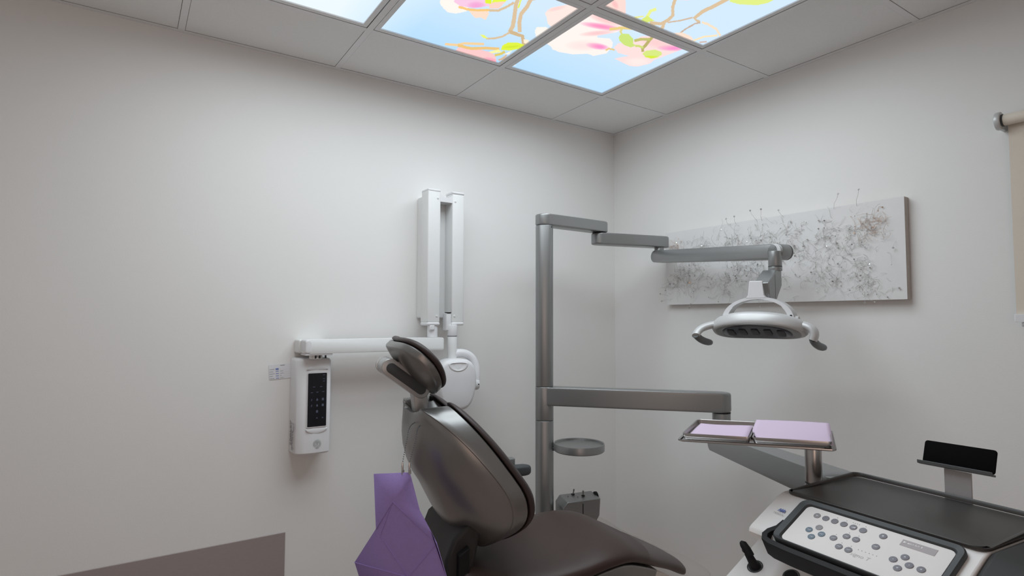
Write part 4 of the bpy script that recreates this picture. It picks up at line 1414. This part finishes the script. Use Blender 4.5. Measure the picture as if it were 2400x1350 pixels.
bar(-1.308, -1.243, 1.300, 1.918, 'upright_arm')
bar(-1.181, -1.117, 1.300, 1.912, 'upright_arm')
hbm = MB()
HB = Frame((0, -.118, 0), (1, 0, 0), (0, 0, 1), (0, -1, 0))
out = [(-1.246, 1.868), (-1.178, 1.868), (-1.178, 1.912)]
out += [(-1.212 + .034 * math.cos(a), 1.912 - .022 * math.sin(a)) for a in np.linspace(0, PI, 12)] + [(-1.246, 1.914)]
hbm.prism(HB, out, -.050, .017)
hbm.build('top_hinge', M['white'], xr, smooth=30)
for x in (-1.2755, -1.149):
    MB().rprism(Frame((x, -.118, 1.912), (1, 0, 0), (0, -1, 0), (0, 0, 1)), rrect(-.033, .033, -.057, .022, .008), 0, .012, .005).build('top_cap', M['white'], xr, smooth=40)
for (x, z) in ((-1.258, 1.882), (-1.166, 1.876), (-1.259, 1.330), (-1.167, 1.330)):
    MB().rcyl((x, -.137, z), (x, -.1405, z), .0048, .001).build('screw_cap', M['white'], xr)
for x in (-1.2755, -1.149):
    MB().rprism(Frame((x, -.118, 1.286), (1, 0, 0), (0, -1, 0), (0, 0, 1)), rrect(-.034, .034, -.058, .024, .012), 0, .015, .006).build('bottom_cap', M['white'], xr, smooth=40)
MB().rcyl((-1.268, -.112, 1.231), (-1.268, -.112, 1.288), .024, .002).build('arm_pivot', M['white'], xr)
MB().rcyl((-1.268, -.112, 1.229), (-1.268, -.112, 1.234), .021, .0005).build('pivot_gap', M['black'], xr)
MB().box(WORLD, -1.296, -1.270, -.142, -.120, 1.265, 1.288).build('pivot_guard', M['white'], xr, bevel=.004)
MB().rprism(Frame((-1.196, -.128, 1.262), (1, 0, 0), (0, -1, 0), (0, 0, 1)), rrect(-.0135, .0135, -.03, .012, .006), 0, .082, .004).build('upright_clip', M['white'], xr, smooth=40)
MB().box(WORLD, -1.208, -1.186, -.142, -.12, 1.3435, 1.348).build('clip_gap', M['black'], xr, smooth=0)
MB().box(WORLD, -1.30, -1.10, -.062, -.0005, 1.32, 1.90).build('wall_rail', M['whitearm'], xr, bevel=.006)
MB().box(WORLD, -1.86, -1.74, -.08, -.0005, 1.173, 1.229).build('wall_mount', M['whitearm'], xr, bevel=.006)
# stem, yoke and tube head
xh = -1.176
MB().rcyl((xh, -.135, 1.236), (xh, -.135, 1.288), .0225, .003).build('head_swivel', M['white'], xr)
MB().rcyl((xh, -.135, 1.2345), (xh, -.135, 1.2365), .0228, .0003).build('swivel_line', M['print_dark'], xr)
MB().rcyl((xh, -.135, 1.130), (xh, -.135, 1.235), .0225, .003).build('stem', M['whitearm'], xr)
yp = [V(xh + .004, -.135, 1.152)] + bez((xh + .03, -.137, 1.156), (-1.066, -.150, 1.160), (-1.060, -.165, 1.070), 12) + [V(-1.066, -.170, 1.015)]
MB().tube(yp, [(.019, .020)] * len(yp), 16, up=(0, 1, 0)).build('yoke', M['white'], xr, smooth=60)
MB().rcyl((-1.098, -.172, 1.008), (-1.058, -.172, 1.008), .027, .006).build('yoke_hub', M['white'], xr)
MB().rcyl((-1.068, -.1985, 1.010), (-1.068, -.2005, 1.010), .003, .0005).build('hub_dot', M['black'], xr)
XF = Frame((-1.178, -.165, 1.015), unit(V(.985, -.17, 0)), (0, 0, 1), unit(V(-.17, -.985, 0)))


def hd_ring(s, z):
    pts = []
    for i in range(48):
        t = 2 * PI * i / 48
        cx, sy = sgn_pow(math.cos(t), .62), sgn_pow(math.sin(t), .55)
        wx = .093 + .008 * sy if sy < 0 else .093 - .002 * sy
        x = wx * cx * s * (1 - .16 * max(0, -sy))
        y = .118 * sy * s
        pts.append(XF(x, y, z))
    return pts


hh = MB().loft([hd_ring(.80, -.072), hd_ring(.94, -.062), hd_ring(1.0, -.040), hd_ring(1.0, .030), hd_ring(.975, .044), hd_ring(.92, .052), hd_ring(.84, .055), hd_ring(.3, .057)])
hh.build('tube_head', M['white'], xr, smooth=50)
sc = MB()
sc.loft([[XF(.040 * c * s, .096 + (.030 * sn * s if sn < 0 else .006 * sn * s), z) for c, sn in [(math.cos(2 * PI * k / 32), math.sin(2 * PI * k / 32)) for k in range(32)]] for s, z in ((1.25, .052), (1.15, .0572), (1.02, .0585), (.9, .0560), (.3, .0550))])
sc.build('grip_scoop', M['white'], xr, smooth=50)

# paper notice behind the control box
nt_ = thing('notice', 'small white printed notice taped to the wall behind the control box', 'notice', (-1.915, -.001, 1.062))
NF = Frame((-1.915, -.001, 1.095), unit(V(1, 0, .06)), unit(V(-.06, 0, 1)), (0, -1, 0))
MB().prism(NF, [(-.043, -.030), (.055, -.030), (.055, .031), (-.043, .031)], 0, .0008).build('sheet', M['paper'], nt_, smooth=0)
pr = MB()
pr.box(NF, .002, .020, .0240, .0272, .0008, .0011)
for k in range(5):
    y = .012 - .0095 * k
    pr.box(NF, -.041, -.041 + (.020, .014, .020, .012, .018)[k], y - .001, y + .001, .0008, .0011)
    pr.box(NF, .000, .000 + (.0, .012, .014, .005, .013)[k] + .001, y - .0008, y + .0008, .0008, .0011)
pr.build('print', M['print_grey'], nt_, smooth=0)
pq = MB()
for k in range(5):
    y = .012 - .0095 * k
    pq.box(NF, -.017, -.005, y - (.0035 if k == 0 else .0012), y + (.003 if k == 0 else .0012), .0008, .0012)
pq.build('blue_print', M['print_blue'], nt_, smooth=0)
ln_ = MB()
for k in range(5):
    ln_.box(NF, -.042, .054, .0072 - .0095 * k, .0076 - .0095 * k, .0008, .0010)
ln_.build('rule', M['print_pale'], nt_, smooth=0)

# ------------------------------------------------------------------ relief picture on the right wall
AY0, AY1, AZ0, AZ1 = -.431, -1.5905, 1.394, 1.7825
art = thing('wall_art', 'long white canvas picture with tangled fine wires and sequins on the right wall', 'wall art', (0, (AY0 + AY1) / 2, AZ0))
MB().box(WORLD, -.0345, -.0005, AY1, AY0, AZ0, AZ1).build('canvas_frame', M['canvas_edge'], art, bevel=.002)
MB().box(WORLD, -.0355, -.0340, AY1 + .0004, AY0 - .0004, AZ0 + .0004, AZ1 - .0004).build('canvas', M['canvas'], art, smooth=0)
AF_ = Frame((-.0355, AY0, AZ0), (0, -1, 0), (0, 0, 1), (-1, 0, 0))   # x to the right, y up, z out
AW, AH = AY0 - AY1, AZ1 - AZ0
ra_ = random.Random(11)
clusters = [(.07, .10, .055), (.16, .12, .07), (.072, .30, .040), (.26, .14, .07), (.33, .26, .08), (.41, .30, .07), (.47, .24, .07), (.36, .08, .05), (.52, .17, .07), (.56, .30, .05), (.62, .12, .07),
            (.66, .24, .06), (.71, .30, .06), (.77, .20, .07), (.84, .13, .07), (.86, .28, .06), (.93, .21, .07), (1.00, .12, .06), (1.03, .06, .05), (1.04, .30, .045), (1.05, .27, .045), (.24, .28, .06), (.17, .25, .06), (.90, .08, .06), (.99, .26, .06), (.45, .15, .07), (.12, .17, .05)]
wire, cop, seq, gli, cseq = MB(), MB(), MB(), MB(), MB()


def strand(b, x, y, ln, r):
    a = ra_.uniform(0, 2 * PI)
    P = [V(x, y, .001)]
    k = ra_.uniform(-1, 1) * 55
    z = .001
    n = 7
    zz = ra_.uniform(.2, 1.0)
    for i in range(n):
        a += k * ln / n + ra_.uniform(-.5, .5)
        z += ln / n * zz * (.55 if i < 4 else .1)
        P.append(P[-1] + V(math.cos(a) * ln / n, math.sin(a) * ln / n, 0))
        P[-1][2] = z
    pts = [AF_(*q) for q in P]
    b.tube(pts, r, 3, cap=False)
    return P[-1]


def disc(b, p, r):
    nrm = unit(V(ra_.uniform(-.6, .6), ra_.uniform(-.6, .6), 1))
    x = unit(np.cross(nrm, V(0, 1, .2)))
    y = np.cross(nrm, x)
    q = AF_(p[0], p[1], p[2])
    X, Y, Z_ = [AF_.x * w[0] + AF_.y * w[1] + AF_.z * w[2] for w in (x, y, nrm)]
    F = Frame(q, X, Y, Z_)
    b.prism(F, circle(0, 0, r, 8), 0, .0008)


clusters += [(AW * .5, AH * .5, .6)] * 5
for (cx, cy, sp_) in clusters:
    heavy = (cx, cy) in ((1.04, .30), (1.05, .27), (.072, .30))
    for k in range(34 if not heavy else 34):
        x, y = ra_.gauss(cx, sp_ * .62), ra_.gauss(cy, min(.13, sp_ * .50))
        if not (.01 < x < AW - .02 and .01 < y < AH - .02):
            continue
        c_ = heavy and ra_.random() < .85
        e_ = strand(cop if c_ else wire, x, y, ra_.uniform(.022, .065), ra_.uniform(.00028, .00058))
        u_ = ra_.random()
        if u_ < .30:
            disc(cseq if c_ else seq, e_, ra_.uniform(.0016, .0040))
        elif u_ < .36:
            disc(gli, e_, ra_.uniform(.0014, .0028))
for (x, y, dx, dy) in ((.40, AH - .01, 0, .03), (.44, AH - .01, .005, .035), (.55, AH - .01, -.02, .05), (.575, AH - .012, .01, .05), (.68, AH - .01, -.01, .03), (.90, AH - .008, .03, .055), (.99, AH - .01, .02, .06), (.02, .03, -.03, -.01), (.015, .05, -.035, .01), (.17, .012, .004, -.03), (.55, .01, .02, -.03), (1.02, .02, 0, -.03)):
    P = [V(x, y, .002), V(x + dx * .3, y + dy * .35, .016), V(x + dx * .8, y + dy * .7, .022), V(x + dx, y + dy, .024)]
    wire.tube([AF_(*q) for q in P], .0006, 3, cap=False)
    disc(seq, P[-1], .0042)
for nm, b, m_ in (('wire_strand', wire, 'wire'), ('copper_strand', cop, 'copper'), ('sequin', seq, 'sequin'), ('pearl_bead', gli, 'glitter'), ('copper_sequin', cseq, 'copper')):
    stuff(b.build(nm, M[m_], art, smooth=0))
q = AF_(.168, .112, .012)
MB().rcyl(q, q + AF_.z * .003, .0052, .001).build('amber_bead', mat('amber_bead', (.95, .62, .42), .3, noise=.03), art)

# ------------------------------------------------------------------ roller blind at the right edge
bl = thing('roller_blind', 'beige roller blind with silver bracket at the right edge of the wall', 'blind', (0, -2.6, 1.31))
by0 = -1.880
MB().rcyl((-.055, by0, 1.980), (-.055, by0 - .016, 1.980), .030, .004).build('bracket', M['silver_light'], bl, smooth=40)
MB().box(WORLD, -.055, -.0005, by0 - .014, by0 - .002, 1.955, 2.005).build('bracket_arm', M['silver_light'], bl, bevel=.002)
MB().rcyl((-.055, by0 - .0165, 1.980), (-.055, by0 - .021, 1.980), .021, .002).build('spring_hub', M['rubber'], bl)
MB().rcyl((-.055, by0 - .021, 1.980), (-.055, -3.32, 1.980), .0185, .001).build('roll', M['blind'], bl, smooth=40)
fa = MB()
ys_ = np.linspace(-1.906, -3.30, 30)
rings = []
for y in ys_:
    rings.append([(-.0365 + .0015 * math.sin(y * 9), y, 1.975), (-.0365 + .0025 * math.sin(y * 9), y, 1.335), (-.0357 + .0025 * math.sin(y * 9), y, 1.335), (-.0357 + .0015 * math.sin(y * 9), y, 1.975)])
fa.loft(rings)
fa.build('blind_fabric', M['blind'], bl, smooth=40)
MB().rprism(Frame((-.037, 0, 1.323), (0, -1, 0), (-1, 0, 0), (0, 0, 1)), rrect(1.902, 3.305, -.009, .009, .006), -.012, .014, .003).build('bottom_bar', M['white'], bl, smooth=40)
MB().rprism(Frame((-.037, 0, 1.323), (0, -1, 0), (-1, 0, 0), (0, 0, 1)), rrect(1.920, 1.945, -.007, .007, .004), -.026, -.012, .003).build('pull_loop', M['bracket'], bl, smooth=40)
